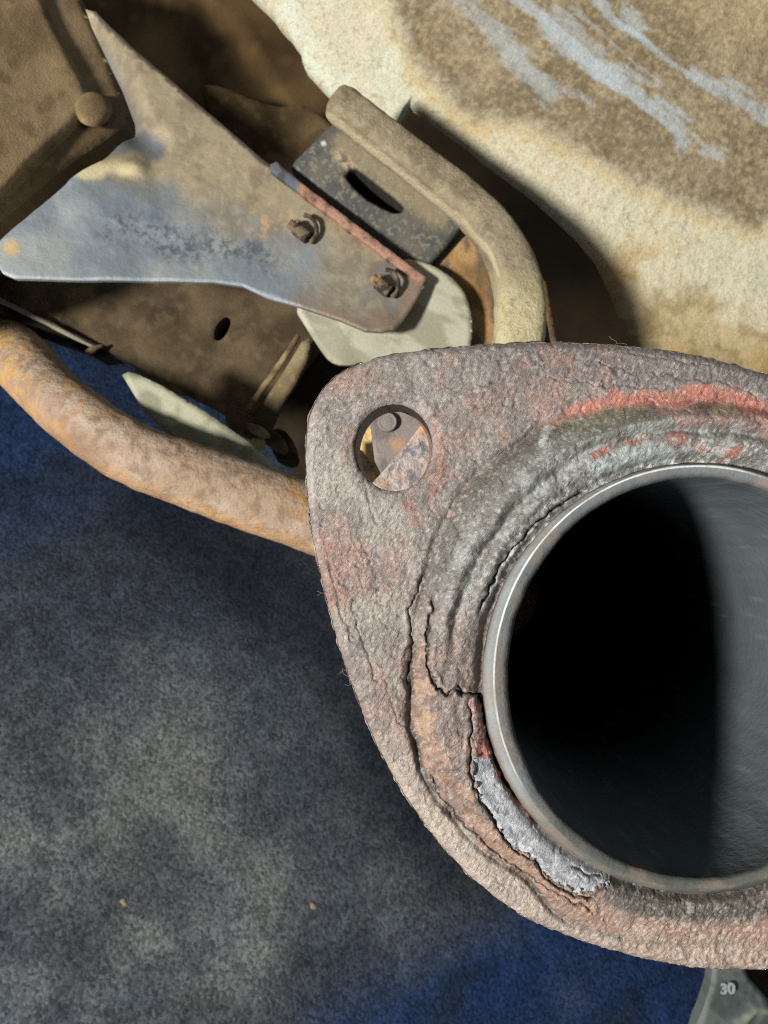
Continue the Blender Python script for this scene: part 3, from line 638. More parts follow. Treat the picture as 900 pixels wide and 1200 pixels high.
# ================================================================== EXHAUST PIPE AND FLANGE
D = 0.125; K = D / FPX
pipe = thing('exhaust_pipe', (818, 794, D), 'open exhaust pipe end with a thick pink-grey rust-scaled flange', 'exhaust pipe')
CX, CY = 818.0, 794.0
OUT = [(900, 437), (860, 425), (800, 412), (740, 405), (680, 401), (640, 400), (600, 401), (560, 403), (520, 407), (480, 411), (450, 417), (425, 424), (405, 433), (388, 445), (374, 462), (365, 480), (360, 503), (358, 530), (359, 562), (362, 600), (367, 635), (374, 668), (380, 695), (388, 725), (398, 760), (410, 795), (425, 835), (440, 870), (458, 905), (478, 938), (500, 970), (525, 1001), (555, 1032), (590, 1060), (625, 1082), (660, 1097), (700, 1111), (750, 1125), (800, 1134), (840, 1138), (900, 1140),
       (960, 1136), (1040, 1115), (1110, 1080), (1160, 1030), (1192, 960), (1200, 850), (1190, 720), (1170, 620), (1130, 540), (1060, 485), (980, 455)]
OUTS = catmull(OUT, 10, True)
HX, HY, HRX, HRY = 461.5, 524.5, 45.5, 51.0
GRV = [(900, 474), (850, 462), (800, 462), (745, 466), (690, 480), (650, 493), (633, 500), (607, 520), (573, 543), (540, 580), (513, 633), (500, 680), (489, 723), (483, 780), (483, 840), (493, 897), (512, 937), (540, 970), (573, 1003), (613, 1030), (645, 1063), (680, 1085), (740, 1100), (800, 1106), (870, 1106), (940, 1100), (1060, 1040), (1150, 900), (1160, 760), (1110, 600), (1010, 500)]
def polar_r(pts):
    P = np.asarray(pts, float); a = np.arctan2(P[:, 1] - CY, P[:, 0] - CX); r = np.hypot(P[:, 0] - CX, P[:, 1] - CY); o = np.argsort(a); a, r = a[o], r[o]
    a = np.concatenate([a - 2 * np.pi, a, a + 2 * np.pi]); r = np.tile(r, 3)
    return lambda th: np.interp(th, a, r)
R_OUT = polar_r(OUTS); R_GRV = polar_r(catmull(GRV, 8, True))

C1 = [(508, 700), (500, 747), (500, 783), (506, 795), (513, 803), (523, 811), (532, 806), (540, 811), (562, 812), (567, 830), (572, 843)]
C1b = [(533, 800), (541, 809)]
C2 = [(497, 672), (487, 695), (480, 712), (483, 745), (480, 775), (476, 800)]
C3 = [(548, 818), (552, 847), (551, 880), (550, 904), (562, 936), (579, 961), (598, 989), (614, 1000), (626, 1007), (634, 1023), (655, 1036), (673, 1045), (691, 1046), (708, 1036)]
C4 = [(562, 815), (570, 840), (575, 867), (583, 893), (593, 917), (602, 930), (613, 940), (623, 953), (630, 965)]
C5 = [(668, 1014), (690, 1022), (704, 1026)]
SILV = [(552, 885), (561, 876), (571, 880), (580, 895), (589, 917), (599, 932), (612, 944), (630, 956), (650, 974), (672, 991), (696, 1008), (716, 1021), (706, 1034), (690, 1043), (673, 1042), (656, 1033), (634, 1022), (626, 1006), (598, 988), (579, 960), (562, 935), (550, 904)]
UPC = [(560, 715), (572, 688), (582, 668), (600, 642), (622, 618), (645, 600), (682, 576)]      # gap between bead and pipe, upper left
FL1 = [(505, 905), (517, 935), (540, 962), (570, 990), (600, 1014), (640, 1038), (690, 1062)]
TOPC = [[(560, 450), (585, 448), (605, 432), (618, 428), (612, 418)], [(690, 424), (740, 436), (760, 434), (800, 442), (850, 448), (900, 470)], [(640, 442), (700, 450), (780, 455)], [(735, 412), (770, 418), (830, 430)], [(556, 478), (562, 466), (580, 445)]]
LEFTC = [[(385, 655), (392, 690), (402, 725), (415, 748)], [(425, 560), (432, 590), (442, 612)], [(430, 640), (424, 665), (428, 690)], [(416, 700), (420, 740), (432, 770), (440, 800)], [(455, 800), (462, 840), (478, 862)]]

def flange_h(x, y, th, r, fine=True):
    """relief of the flange front in frame units (+ towards the viewer)"""
    ro, rg = R_OUT(th), R_GRV(th)
    wob = (fbm(x, y, 40, 201, 3) - .5) * 14
    g = r - rg + wob * 0.5                                   # <0 inside the raised seat
    low = ss(690, 800, y)                                     # lower half of the seat
    top = ss(520, 470, y) * ss(640, 690, x)
    h = np.zeros(x.shape)
    bot = ss(610, 720, x) * ss(900, 980, y)
    seat = ss(4, -26, g) * (1 - bot) + bot * ss(30, -80, g)
    dome = np.clip((r - 262) / np.maximum(rg - 262, 1), 0, 1)
    h += seat * (9 + 7 * np.sin(np.pi * np.clip(dome, 0, 1)) )
    h -= 6 * np.exp(-((g - 1) / 4.2) ** 2) * (0.45 + 0.35 * low + .45 * np.exp(-((y - 875) / 45) ** 2)) * (1 - .8 * top) * (1 - bot) * (0.5 + fbm(x, y, 50, 203, 2))
    h -= 5 * np.exp(-((r - 259) / 4) ** 2) * (1 - bot)
    # concentric ridges on the bead
    h += seat * 1.0 * np.sin((r - rg + 14 * (fbm(x, y, 60, 205, 3) - .5)) * 0.34) * (1 - .5 * low)
    upm = ss(800, 700, y) * ss(-.3, .3, seat)
    wr = (fbm(x, y, 46, 206, 3) - .5) * 14
    h += upm * (6 * np.exp(-((r + wr - 306) / 8) ** 2) - 4 * np.exp(-((r + wr - 291) / 5) ** 2) + 4 * np.exp(-((r + wr - 276) / 6) ** 2) - 3.5 * np.exp(-((r + wr - 322) / 7) ** 2))
    # lower ledge where the outer layer of scale has broken away
    dl, tl = pdist(x, y, [(487, 765), (492, 820), (500, 870), (520, 915), (545, 950), (575, 980), (615, 1008), (660, 1036), (700, 1052)])
    h -= 4 * ss(17, 8, dl + (fbm(x, y, 16, 207, 3) - .5) * 10) * ss(1, .85, tl)
    # cracks
    for P, wd, dp in ((C1, 1.3, 7), (C1b, 1.3, 5), (C2, 1.0, 3.5), (C3, 1.2, 4), (C4, 2.6, 11), (C5, 1.2, 4), (UPC, 1.3, 6), (FL1, 1.2, 2.5)):
        jx = x + (fbm(x, y, 9, 211, 2) - .5) * 7; jy = y + (fbm(x, y, 9, 212, 2) - .5) * 7
        d, t = pdist(jx, jy, P)
        h -= dp * np.exp(-(d / wd) ** 2) * ss(-.02, .06, t) ; h += 1.6 * np.exp(-((d - 6) / 4) ** 2)
    for P in TOPC + LEFTC:
        jx = x + (fbm(x, y, 12, 213, 3) - .5) * 14; jy = y + (fbm(x, y, 12, 214, 3) - .5) * 14
        d, t = pdist(jx, jy, P); h -= 1.0 * np.exp(-(d / 1.3) ** 2); h += .5 * np.exp(-((d - 5) / 4) ** 2)
    si = inside(x + (fbm(x, y, 10, 215, 4, gain=.65) - .5) * 16, y + (fbm(x, y, 10, 216, 4, gain=.65) - .5) * 16, SILV).astype(float)
    h = h * (1 - .25 * si) - .8 * si
    # flaking: terraces of noise
    nt = fbm(x, y, 46, 221, 5); h += 0.8 * ss(.52, .54, nt) + 0.35 * ss(.44, .455, fbm(x, y, 30, 222, 5)) - 0.8
    h += (fbm(x, y, 90, 223, 2) - .5) * 4
    crumb = ss(1000, 1070, y) * ss(640, 760, x)
    if fine:
        rx, ry = x * .82 + y * .57, (-x * .57 + y * .82)
        h += (fbm(rx, ry * 0.5, 3.5, 225, 2, gain=.6) - .5) * (1.75 - .9 * si) + (np.abs(fbm(rx, ry * .6, 9, 226, 2) - .5) - .12) * (.4 - .3 * si) * (1 + 1.6 * crumb)
        h += (fbm(x, y, 13, 227, 2) - .5) * (0.5 + 3.2 * crumb) + (fbm(x, y, 6, 228, 2) - .5) * 2.2 * crumb
        pit = fbm(x, y, 9, 229, 2); h -= 1.0 * ss(.70, .80, pit)
    h -= 11 * (1 - ss(252, 262, r))
    e = np.minimum(ro - r, 40)
    h -= 7 * np.clip(1 - e / 11, 0, 1) ** 2
    hd = np.sqrt(((x - HX) / HRX) ** 2 + ((y - HY) / HRY) ** 2); he = (hd - 1) * 48
    h -= 3.5 * np.clip(1 - he / 5, 0, 1) ** 2
    h += 1.8 * np.exp(-((he - 14) / 8) ** 2)
    return h, si, g

def flange_c(x, y, th, r, si, g):
    N = len(x); ro = R_OUT(th)
    n1 = fbm(x, y, 60, 301, 5); n2 = fbm(x, y, 18, 302, 4); n3 = fbm(x, y, 5, 303, 3); n4 = fbm(x, y, 110, 304, 3)
    c = mix(np.tile(S(152, 142, 134), (N, 1)), S(132, 121, 115), ss(.38, .62, n1))
    c = mix(c, S(166, 156, 146), .5 * ss(.5, .68, n2)); 
    # purple grey along the top
    c = mix(c, S(118, 109, 108), .75 * ss(470, 420, y - .06 * (x - 600) + 30 * (n1 - .5)) * ss(500, 600, x))
    c = mix(c, S(166, 162, 156), .6 * ss(.45, .6, n4) * ss(700, 560, y) * ss(560, 480, x))
    # dusty red primer showing through
    red = ss(.56, .68, n2 * .5 + n1 * .5) * .45
    for P, wd, st in (([(382, 640), (395, 675), (392, 700)], 20, .8), ([(408, 668), (425, 645)], 14, .6), ([(395, 452), (425, 440)], 16, .55), ([(505, 488), (517, 515), (518, 550), (508, 575)], 8, .75), ([(478, 592), (490, 612)], 9, .8), ([(470, 640), (450, 680)], 18, .4),
                      ([(600, 560), (585, 590), (572, 612)], 4, .7), ([(545, 868), (552, 850)], 6, .6), ([(440, 780), (460, 840), (478, 870)], 12, .4), ([(560, 480), (640, 450)], 14, .3), ([(860, 1100), (900, 1060)], 26, .5)):
        d, _ = pdist(x, y, P); red = np.maximum(red, st * ss(wd * 1.25, wd * .4, d + (n2 - .5) * wd * 1.6))
    c = mix(c, S(168, 110, 92), red * .85 * ss(.3, .55, n3 * .5 + n2 * .5))
    # seat ring
    inn = ss(3, -8, g)
    up = ss(760, 660, y)
    cs = mix(np.tile(S(122, 120, 116), (N, 1)), S(158, 162, 160), ss(.45, .65, n2 * .6 + n3 * .4))
    cs = mix(cs, S(88, 80, 70), .9 * ss(-34, -4, g + (n2 - .5) * 26) * up)
    cs = mix(cs, S(202, 206, 204), .75 * ss(.55, .68, n3) * ss(285, 268, r + (n2 - .5) * 30) * up)
    cl = mix(np.tile(S(158, 132, 118), (N, 1)), S(124, 104, 94), ss(.4, .6, n2))
    dn = 1 - up
    cs = cs * (1 - dn[:, None] * .8) + cl * dn[:, None] * .8
    cs = mix(cs, S(168, 128, 108), .7 * ss(960, 1040, y))
    c = c * (1 - inn[:, None]) + cs * inn[:, None]
    # pale outer lip, lower left to bottom
    lip = ss(-2, 6, g) * ss(820, 930, y) 
    c = mix(c, S(186, 168, 154), lip * (.55 + .45 * ss(.35, .6, n2)))
    c = mix(c, S(166, 138, 120), .8 * ss(640, 760, x) * ss(1030, 1070, y) * ss(.35, .6, n2)); c = mix(c, S(190, 166, 150), .7 * ss(640, 760, x) * ss(1030, 1070, y) * ss(.5, .62, n3))
    c = mix(c, S(180, 112, 96), .55 * ss(780, 900, x) * ss(1010, 1050, y) * ss(1120, 1060, y) * ss(.4, .6, n2))
    # orange rust in the broken ledge
    do, to = pdist(x, y, [(490, 775), (493, 820), (503, 870), (524, 915), (550, 950), (582, 985), (620, 1012), (660, 1040), (700, 1058)])
    om = ss(22, 6, do + (n2 - .5) * 22) * ss(1.02, .9, to)
    oc = mix(np.tile(S(168, 130, 106), (N, 1)), S(172, 140, 104), ss(.5, .66, n1)); oc = mix(oc, S(124, 92, 76), .8 * ss(.46, .6, n2)); oc = mix(oc, S(170, 150, 136), .5 * ss(.55, .65, n3))
    c = c * (1 - om[:, None] * .9) + oc * om[:, None] * .9
    # salmon band at the top
    d, t = pdist(x, y, [(640, 506), (660, 492), (690, 478), (722, 470), (760, 468), (790, 472), (812, 464), (845, 464), (875, 474), (905, 494)])
    wv = 10 - 6 * ss(.18, 0, t)
    c = mix(c, S(198, 118, 96), .95 * ss(wv * 1.5, wv * .6, d + (n2 - .5) * 16 + (n3 - .5) * 8)); 
    c = mix(c, S(172, 124, 114), .6 * ss(14, 5, pdist(x, y, [(770, 486), (800, 492), (850, 490), (900, 505)])[0] + (n2 - .5) * 16))
    c = mix(c, S(120, 116, 92), .75 * ss(16, 6, pdist(x, y, [(665, 500), (720, 488), (755, 488)])[0] + (n2 - .5) * 10)); c = mix(c, S(160, 150, 110), .7 * ss(10, 4, pdist(x, y, [(832, 486), (850, 480)])[0] + (n2 - .5) * 10))
    for P in ([(692, 535), (706, 530)], [(740, 518), (750, 514)], [(784, 512), (796, 517)], [(838, 526), (856, 530)], [(815, 524), (822, 526)]):
        c = mix(c, S(188, 110, 90), .7 * ss(9, 1, pdist(x, y, P)[0] + (n3 - .5) * 16 + (n2 - .5) * 16))
    c = mix(c, S(168, 186, 186), .7 * ss(12, 5, pdist(x, y, [(690, 548), (752, 532), (780, 534)])[0] + (n2 - .5) * 16)); c = mix(c, S(186, 196, 200), .7 * ss(6, 1, pdist(x, y, [(641, 503), (634, 520)])[0] + (n3 - .5) * 10))
    # bottom seat next to the pipe: dark and oily
    c = mix(c, S(80, 80, 74), .92 * ss(292, 276, r + (n2 - .5) * 14) * ss(1000, 1035, y) * ss(680, 720, x))
    # bright flaked patch
    sc = mix(np.tile(S(176, 181, 190), (N, 1)), S(148, 152, 163), ss(.4, .62, n2)); sc = mix(sc, S(198, 202, 208), .6 * ss(.52, .66, n3))
    c = c * (1 - si[:, None]) + sc * si[:, None]
    dr, _ = pdist(x, y, [(552, 822), (560, 845), (566, 868), (572, 880)])
    n6 = fbm(x, y, 2.6, 317, 3); c = mix(c, S(172, 84, 66), .9 * ss(14, 4, dr + (n2 - .5) * 22 + (n6 - .5) * 8)); c = mix(c, S(176, 174, 182), .7 * ss(.5, .62, n6) * ss(15, 5, dr))
    c = mix(c, S(206, 104, 78), .9 * ss(7, 3, pdist(x, y, [(566, 876), (576, 882)])[0] + (n3 - .5) * 5)); c = mix(c, S(176, 92, 76), .8 * ss(6, 2, pdist(x, y, [(585, 905), (588, 912), (620, 955), (632, 962), (660, 985)])[0] + (n2 - .5) * 10))
    # dirt packed in cracks and grooves
    for P, wd in ((C1, 1.7), (C1b, 1.6), (C2, 1.0), (C3, 1.3), (C4, 2.8), (UPC, 1.6), (FL1, 1.0), (C5, 1.2)):
        jx = x + (fbm(x, y, 9, 211, 2) - .5) * 7; jy = y + (fbm(x, y, 9, 212, 2) - .5) * 7
        d, t = pdist(jx, jy, P); c = mix(c, S(40, 30, 28), .9 * ss(wd, wd * .4, d) * ss(-.02, .06, t))
    for P in TOPC + LEFTC:
        jx = x + (fbm(x, y, 12, 213, 3) - .5) * 14; jy = y + (fbm(x, y, 12, 214, 3) - .5) * 14
        d, _ = pdist(jx, jy, P); c = mix(c, S(80, 66, 62), .5 * ss(1.8, .5, d) * ss(.35, .55, fbm(x, y, 22, 315, 2)))
    c = mix(c, S(74, 58, 48), (.55 + .3 * ss(700, 760, y)) * ss(8, 1, np.abs(g - 1)) * ss(.3, .5, fbm(x, y, 40, 309, 3)) * (1 - ss(520, 480, y)) * (1 - .8 * ss(610, 720, x) * ss(900, 980, y)))
    # bright flecks and dark pits everywhere
    rx, ry = x * .82 + y * .57, (-x * .57 + y * .82)
    c = mix(c, S(200, 194, 190), .36 * ss(.60, .78, fbm(rx, ry * .5, 2.6, 311, 2))); c = mix(c, S(84, 74, 74), .36 * ss(.60, .78, fbm(rx, ry * .4, 3.8, 313, 2)))
    lum = c.mean(1, keepdims=True); c = lum + (c - lum) * .82
    return c * np.array([.84, .83, .80])

FLM = vmat('rust_scale', 0.46, 0.14, 3600, 0.00020, 0.42, 0.65, rvar=0.2, scale2=7000, bump2=0.00010, grain=(50, 0.5), nr=0.7, det=6)
def flange_grid(th, nr, fine, back=False):
    T = np.linspace(0, 1, nr)
    ro = R_OUT(th); ri = 249.0
    rr = ri + (ro - ri)[:, None] * T[None]
    if fine: rr[:, -1] += (fbm(th * 300, th * 0, 6, 401, 3) - .5) * 3.0
    tt = np.repeat(th[:, None], nr, 1)
    x = (CX + rr * np.cos(tt)).ravel(); y = (CY + rr * np.sin(tt)).ravel(); r = rr.ravel(); t = tt.ravel()
    # fit the grid to the bolt hole
    hx, hy = (x - HX) / HRX, (y - HY) / HRY; hd = np.hypot(hx, hy)
    n = len(th); i, j = np.meshgrid(np.arange(n), np.arange(nr - 1), indexing='ij'); i2 = (i + 1) % n
    Q = np.stack([i * nr + j, i * nr + j + 1, i2 * nr + j + 1, i2 * nr + j], -1).reshape(-1, 4)
    keep = ~np.all(hd[Q] < 1.0, axis=1)
    Q = Q[keep]
    used = np.zeros(len(x), bool); used[Q.ravel()] = True
    sn = used & (hd < 1.0); sc_ = 1.0 / np.maximum(hd[sn], 1e-6)
    x[sn] = HX + hx[sn] * HRX * sc_; y[sn] = HY + hy[sn] * HRY * sc_
    return x, y, t, r, Q
def build_flange():
    fine = np.linspace(math.radians(62), math.radians(300), 1500)
    coarse = np.linspace(math.radians(300), math.radians(422), 130)[1:-1]
    th = np.concatenate([fine, coarse]); nr = 210
    x, y, t, r, Q = flange_grid(th, nr, True)
    tw = (t + np.pi) % (2 * np.pi) - np.pi
    h, si, g = flange_h(x, y, tw, r); c = flange_c(x, y, tw, r, si, g)
    V = cpt(x, y, D); V[:, 2] += h * K
    n = len(th)
    # rounded rim and side wall, then the back
    last = np.arange(n) * nr + nr - 1
    ex = x[last] - CX; ey = y[last] - CY; nrm = np.hypot(ex, ey); ex /= nrm; ey /= nrm
    Vs = [V]; Cs = [c]; Qs = [Q[:, ::-1]]; prev = last; base = len(V); hl = h[last]; i2 = (np.arange(n) + 1) % n
    for k_, (grow, hh) in enumerate(((1.5, -10), (2.2, -16), (2.4, -24), (2.0, -32), (2.2, -40), (1.2, -48), (1.0, -56), (0.4, -63), (-1.5, -70))):
        gg = grow + (fbm(np.degrees(th) * 6, np.full(n, hh * 1.0), 9, 411, 3) - .5) * 4
        v = np.stack([(x[last] + ex * gg - 450) * K, (600 - y[last] - ey * gg) * K, np.full(n, -D + hh * K)], 1)
        Vs.append(v); cc = mix(np.tile(S(190, 166, 150), (n, 1)), S(126, 104, 98), ss(.35, .65, fbm(np.degrees(th) * 6, np.full(n, hh * 1.0), 14, 413, 3)))
        Cs.append(cc)
        cur = base + np.arange(n); Qs.append(np.stack([prev, prev[i2], cur[i2], cur], 1)[:, ::-1] if False else np.stack([prev, cur, cur[i2], prev[i2]], 1)); prev = cur; base += n
    # back face
    x2, y2, t2, r2, Q2 = flange_grid(np.linspace(0, 2 * np.pi, 400, endpoint=False), 60, False)
    vb = np.stack([(x2 - 450) * K, (600 - y2) * K, np.full(len(x2), -D - 70 * K)], 1)
    Vs.append(vb); Cs.append(np.tile(S(120, 92, 80), (len(x2), 1))); Qs.append(Q2 + base); base += len(x2)
    # wall of the bolt hole
    m = 160; a = np.linspace(0, 2 * np.pi, m, endpoint=False); rows = []
    hxp, hyp = HX + HRX * np.cos(a), HY + HRY * np.sin(a)
    aa = (np.arctan2(hyp - CY, hxp - CX)); h0 = flange_h(hxp, hyp, aa, np.hypot(hxp - CX, hyp - CY), False)[0]
    for q, hh in enumerate((1.0, -12, -30, -50, -70)):
        hv = h0 + 0.5 if q == 0 else np.full(m, float(hh))
        v = np.stack([(hxp + .06 * -hv - 450) * K, (600 - hyp + .015 * hv) * K, -D + hv * K], 1)
        v[:, :2] += (fbm(a * 30, np.full(m, q * 20.0), 6, 415, 2)[:, None] - .5) * 1.2 * K
        Vs.append(v); Cs.append(np.tile(S(52, 38, 30), (m, 1)))
        if q:
            p = base - m + np.arange(m); cu = base + np.arange(m); j2 = (np.arange(m) + 1) % m
            Qs.append(np.stack([p, p[j2], cu[j2], cu], 1))
        base += m
    mk('flange', np.vstack(Vs), Qs, FLM, pipe, np.vstack(Cs))
build_flange()

def build_pipe():
    n = 420; a = np.linspace(0, 2 * np.pi, n, endpoint=False)
    def ring(cx, cy, rx, ry, hh, jit=0, s=1):
        j = (fbm(np.cos(a) * 40, np.sin(a) * 40, 5, 500 + s, 3) - .5) * jit
        v = cpt(cx + (rx + j) * np.cos(a), cy + (ry + j) * np.sin(a), D - hh * K); return v
    rows = [ring(817, 795, 256, 256, -14), ring(817.5, 795, 252.5, 252, 0, 2.5, 1), ring(817.5, 795, 250.5, 251.6, 4, 2.5, 2), ring(818, 794.5, 246.5, 250.8, 8.5, 1.8, 3), ring(819, 794, 241.6, 249.6, 12.6, .8, 4), ring(818.6, 794, 240.4, 248.6, 13.6, .5, 5), ring(818.4, 794, 238.8, 247.4, 14.2, .5, 6), ring(818, 794, 237.6, 246.4, 14.0, .6, 7), ring(818, 794, 230, 240.5, 13.2, 1.6, 8), ring(818, 794, 225.5, 236, 10.5, 3.4, 9), ring(818, 794, 222.8, 233.8, 6, 2.4, 9)]
    colr = [S(60, 56, 52), S(70, 64, 60), S(112, 112, 110), S(122, 127, 127), S(114, 119, 120), S(190, 194, 192), S(196, 198, 194), S(106, 111, 111), S(100, 104, 104), S(84, 86, 84), S(70, 78, 82)]
    k1 = rows[-1].copy(); cen = k1.mean(0)
    axis = np.array([0.0, 0.0, -1.0])
    off = k1 - cen; c0 = cen.copy()
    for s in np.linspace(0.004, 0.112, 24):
        rows.append(off + cen + axis * s); colr.append(S(82, 90, 93) * (1 - float(ss(.03, .09, s))) + S(20, 20, 20) * float(ss(.03, .09, s)))  # sooty wall darkens inward: shade of the bore painted in
    # the pipe bends away to the right beyond the straight run
    cen2 = cen + axis * 0.112; Rb = 0.07
    for q in np.linspace(0.06, 1.56, 22):
        cc = cen2 + np.array([1, 0, 0]) * Rb * (1 - math.cos(q)) + axis * Rb * math.sin(q)
        ca, sa = math.cos(q), math.sin(q)
        o2 = np.stack([off[:, 0] * ca + off[:, 2] * sa, off[:, 1], off[:, 0] * -sa * -1 * 1.0 + off[:, 2] * ca], 1)
        o2[:, 2] = off[:, 0] * sa; o2[:, 0] = off[:, 0] * ca
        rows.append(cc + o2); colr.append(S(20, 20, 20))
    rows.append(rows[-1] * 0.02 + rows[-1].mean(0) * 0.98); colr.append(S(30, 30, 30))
    V = np.vstack(rows); C = np.repeat(np.array(colr), n, 0)
    x, y = V[:, 0] * 1e4, V[:, 1] * 1e4
    nn = fbm(V[:, 0] * 1e3, V[:, 1] * 1e3, 4, 511, 4, V[:, 2] * 1e3)
    fr = np.arange(len(V)) < 11 * n
    C = C * (0.8 + .4 * nn)[:, None]
    # polished lip edge, its highlight painted in round the upper left only
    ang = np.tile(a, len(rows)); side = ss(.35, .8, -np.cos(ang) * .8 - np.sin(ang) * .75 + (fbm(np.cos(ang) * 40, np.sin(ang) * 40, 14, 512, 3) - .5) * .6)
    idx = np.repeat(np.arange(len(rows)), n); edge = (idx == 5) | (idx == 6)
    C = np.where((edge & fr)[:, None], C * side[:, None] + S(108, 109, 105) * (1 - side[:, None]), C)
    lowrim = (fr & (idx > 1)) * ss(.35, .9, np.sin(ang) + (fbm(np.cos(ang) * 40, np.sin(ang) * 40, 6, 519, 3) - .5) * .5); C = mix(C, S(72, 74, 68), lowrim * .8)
    # dusty speckles further in
    sp = ss(.72, .8, fbm(V[:, 0] * 1e3, V[:, 1] * 1e3, 1.6, 515, 2, V[:, 2] * 1e3)) * (~fr)
    C = mix(C, S(120, 126, 128), sp * .3)
    near = fr * ss(.5, .66, fbm(np.cos(ang) * 60, np.sin(ang) * 60, 9, 517, 4, idx * 2.0)); C = mix(C, S(128, 112, 100), near * .45)
    w = vmat('sooty_shaded_steel', 0.72, 0.0, 2600, 0.00006, 0.18, 0.2, scale2=700, bump2=0.0002)
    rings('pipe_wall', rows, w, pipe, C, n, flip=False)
    # outer skin behind the flange
    rows2 = []
    for k_ in range(11, len(rows)):
        cc = rows[k_].mean(0); rows2.append(cc + (rows[k_] - cc) * 1.085)
    rows2 = [r for r in rows2 if r[:, 2].max() < -D - 0.001]
    V2 = np.vstack(rows2); rings('outer_skin', rows2, MATS['rusty_steel'], pipe, rustcol(520)(V2), n, flip=True)
build_pipe()

# loose fibres of lint caught on the flange edge
def lint():
    rng = np.random.default_rng(4); Vs = []; Fs = []; b = 0
    spots = [(384, 700, 8), (378, 690, 6), (408, 788, 8), (412, 800, 6), (722, 402, 10)]
    for (x, y, L) in spots:
        for _ in range(2):
            a0 = math.atan2(y - 700, x - 700) + rng.normal(0, .7); c = [np.array([x + rng.normal(0, 3), y + rng.normal(0, 3)]) - 4 * np.array([math.cos(a0), math.sin(a0)])]
            ll = L * rng.uniform(.6, 1.4) + 5
            for s in range(7):
                a0 += rng.normal(0, .35); c.append(c[-1] + ll / 7 * np.array([math.cos(a0), math.sin(a0)]))
            c = np.array(c); wd = 0.2
            nrm = np.gradient(c, axis=0); nrm = np.stack([-nrm[:, 1], nrm[:, 0]], 1); nrm /= np.linalg.norm(nrm, axis=1)[:, None]
            A = cpt(*(c + nrm * wd).T, D - .0002); B = cpt(*(c - nrm * wd).T, D - .0002); Cc = cpt(*c.T, D - .0002); Cc[:, 2] += wd * 1.6 * K
            m = len(c); Vs += [A, B, Cc]
            for i in range(m - 1):
                for p, q in ((0, 1), (1, 2), (2, 0)): Fs.append((b + p * m + i, b + p * m + i + 1, b + q * m + i + 1, b + q * m + i))
            b += 3 * m
    o = mk('lint_fibres', np.vstack(Vs), [np.array(Fs)], vmat('lint', 0.9, 0, 800, 0, .1, .2, color=S(150, 132, 110)), pipe); o['kind'] = 'stuff'
lint()

# ================================================================== WHAT SHOWS THROUGH THE BOLT HOLE
tab = thing('mounting_tab', (470, 505, 0.185), 'grey tapered mounting tab with a round rivet, seen through the flange hole', 'mounting tab')
GR = vmat('grey_tab', 0.7, 0.1, 1800, 0.0002, 0.15, 0.3)
plate('tab_plate', [(425, 440), (520, 440), (516, 500), (470, 545), (447, 556), (439, 540), (434, 500)], 0.187, 0.003, GR, tab, lambda x, y: mix(mix(np.tile(S(126, 116, 110), (len(x), 1)), S(104, 96, 92), ss(.4, .65, fbm(x, y, 20, 601, 4))), S(176, 130, 96), .6 * ss(14, 4, np.hypot(x - 466, y - 521) + 10 * (fbm(x, y, 7, 604, 3) - .5))), sp=2.5, rnd=3)
def rivet():
    th = np.linspace(0, 2 * np.pi, 36, endpoint=False); rows = []
    for r, hh in ((12.0, -4), (11.8, 4), (11, 7), (9.6, 8), (8.8, 7), (7.8, 7.2), (4, 7.8), (.2, 8)):
        v = cpt(454 + r * np.cos(th), 495 + r * np.sin(th), 0.187); v[:, 2] += hh * .187 / FPX; rows.append(v)
    V = np.vstack(rows); rings('rivet', rows, GR, tab, np.tile(S(122, 114, 108), (len(V), 1)), 36, flip=True)
rivet()
rp = plate('rusty_strip', [(520, 470), (540, 500), (540, 600), (430, 600), (436, 566), (447, 554), (470, 528), (494, 497)], lambda x, y: 0.165 + 0 * x, 0.003, vmat('pitted_rust', 0.7, 0.15, 2200, 0.0004, 0.25, 0.4), None,
           lambda x, y: mix(mix(mix(np.tile(S(168, 158, 152), (len(x), 1)), S(126, 120, 122), ss(.45, .6, fbm(x, y, 6, 611, 4))), S(176, 146, 122), .6 * ss(.56, .68, fbm(x, y, 9, 612, 4))), S(206, 156, 112), .8 * ss(20, 6, np.hypot(x - 494, y - 498) + 12 * (fbm(x, y, 6, 615, 3) - .5))), sp=1.6, rnd=3, h=lambda x, y: (fbm(x, y, 8, 613, 3) - .5) * 4)
base_props(rp, 'pitted rusty strip crossing the lower right of the flange hole', 'strip')
ws = plate('tan_sheet', [(405, 455), (450, 455), (450, 545), (432, 548), (416, 530), (405, 525)], 0.215, 0.003, GRIME, None, lambda x, y: mix(np.tile(S(206, 178, 122), (len(x), 1)), S(160, 134, 90), ss(.4, .62, fbm(x, y, 20, 621, 4))), sp=3, rnd=2)
base_props(ws, 'small tan sheet edge at the left of the flange hole', 'sheet')
wb = plate('dark_sheet', [(400, 520), (425, 528), (470, 600), (400, 600)], 0.205, 0.003, GRIME, None, brown(625, S(60, 46, 30), S(36, 28, 18), 14), sp=3, rnd=2)
base_props(wb, 'dark brown sheet in the lower left of the flange hole', 'sheet')

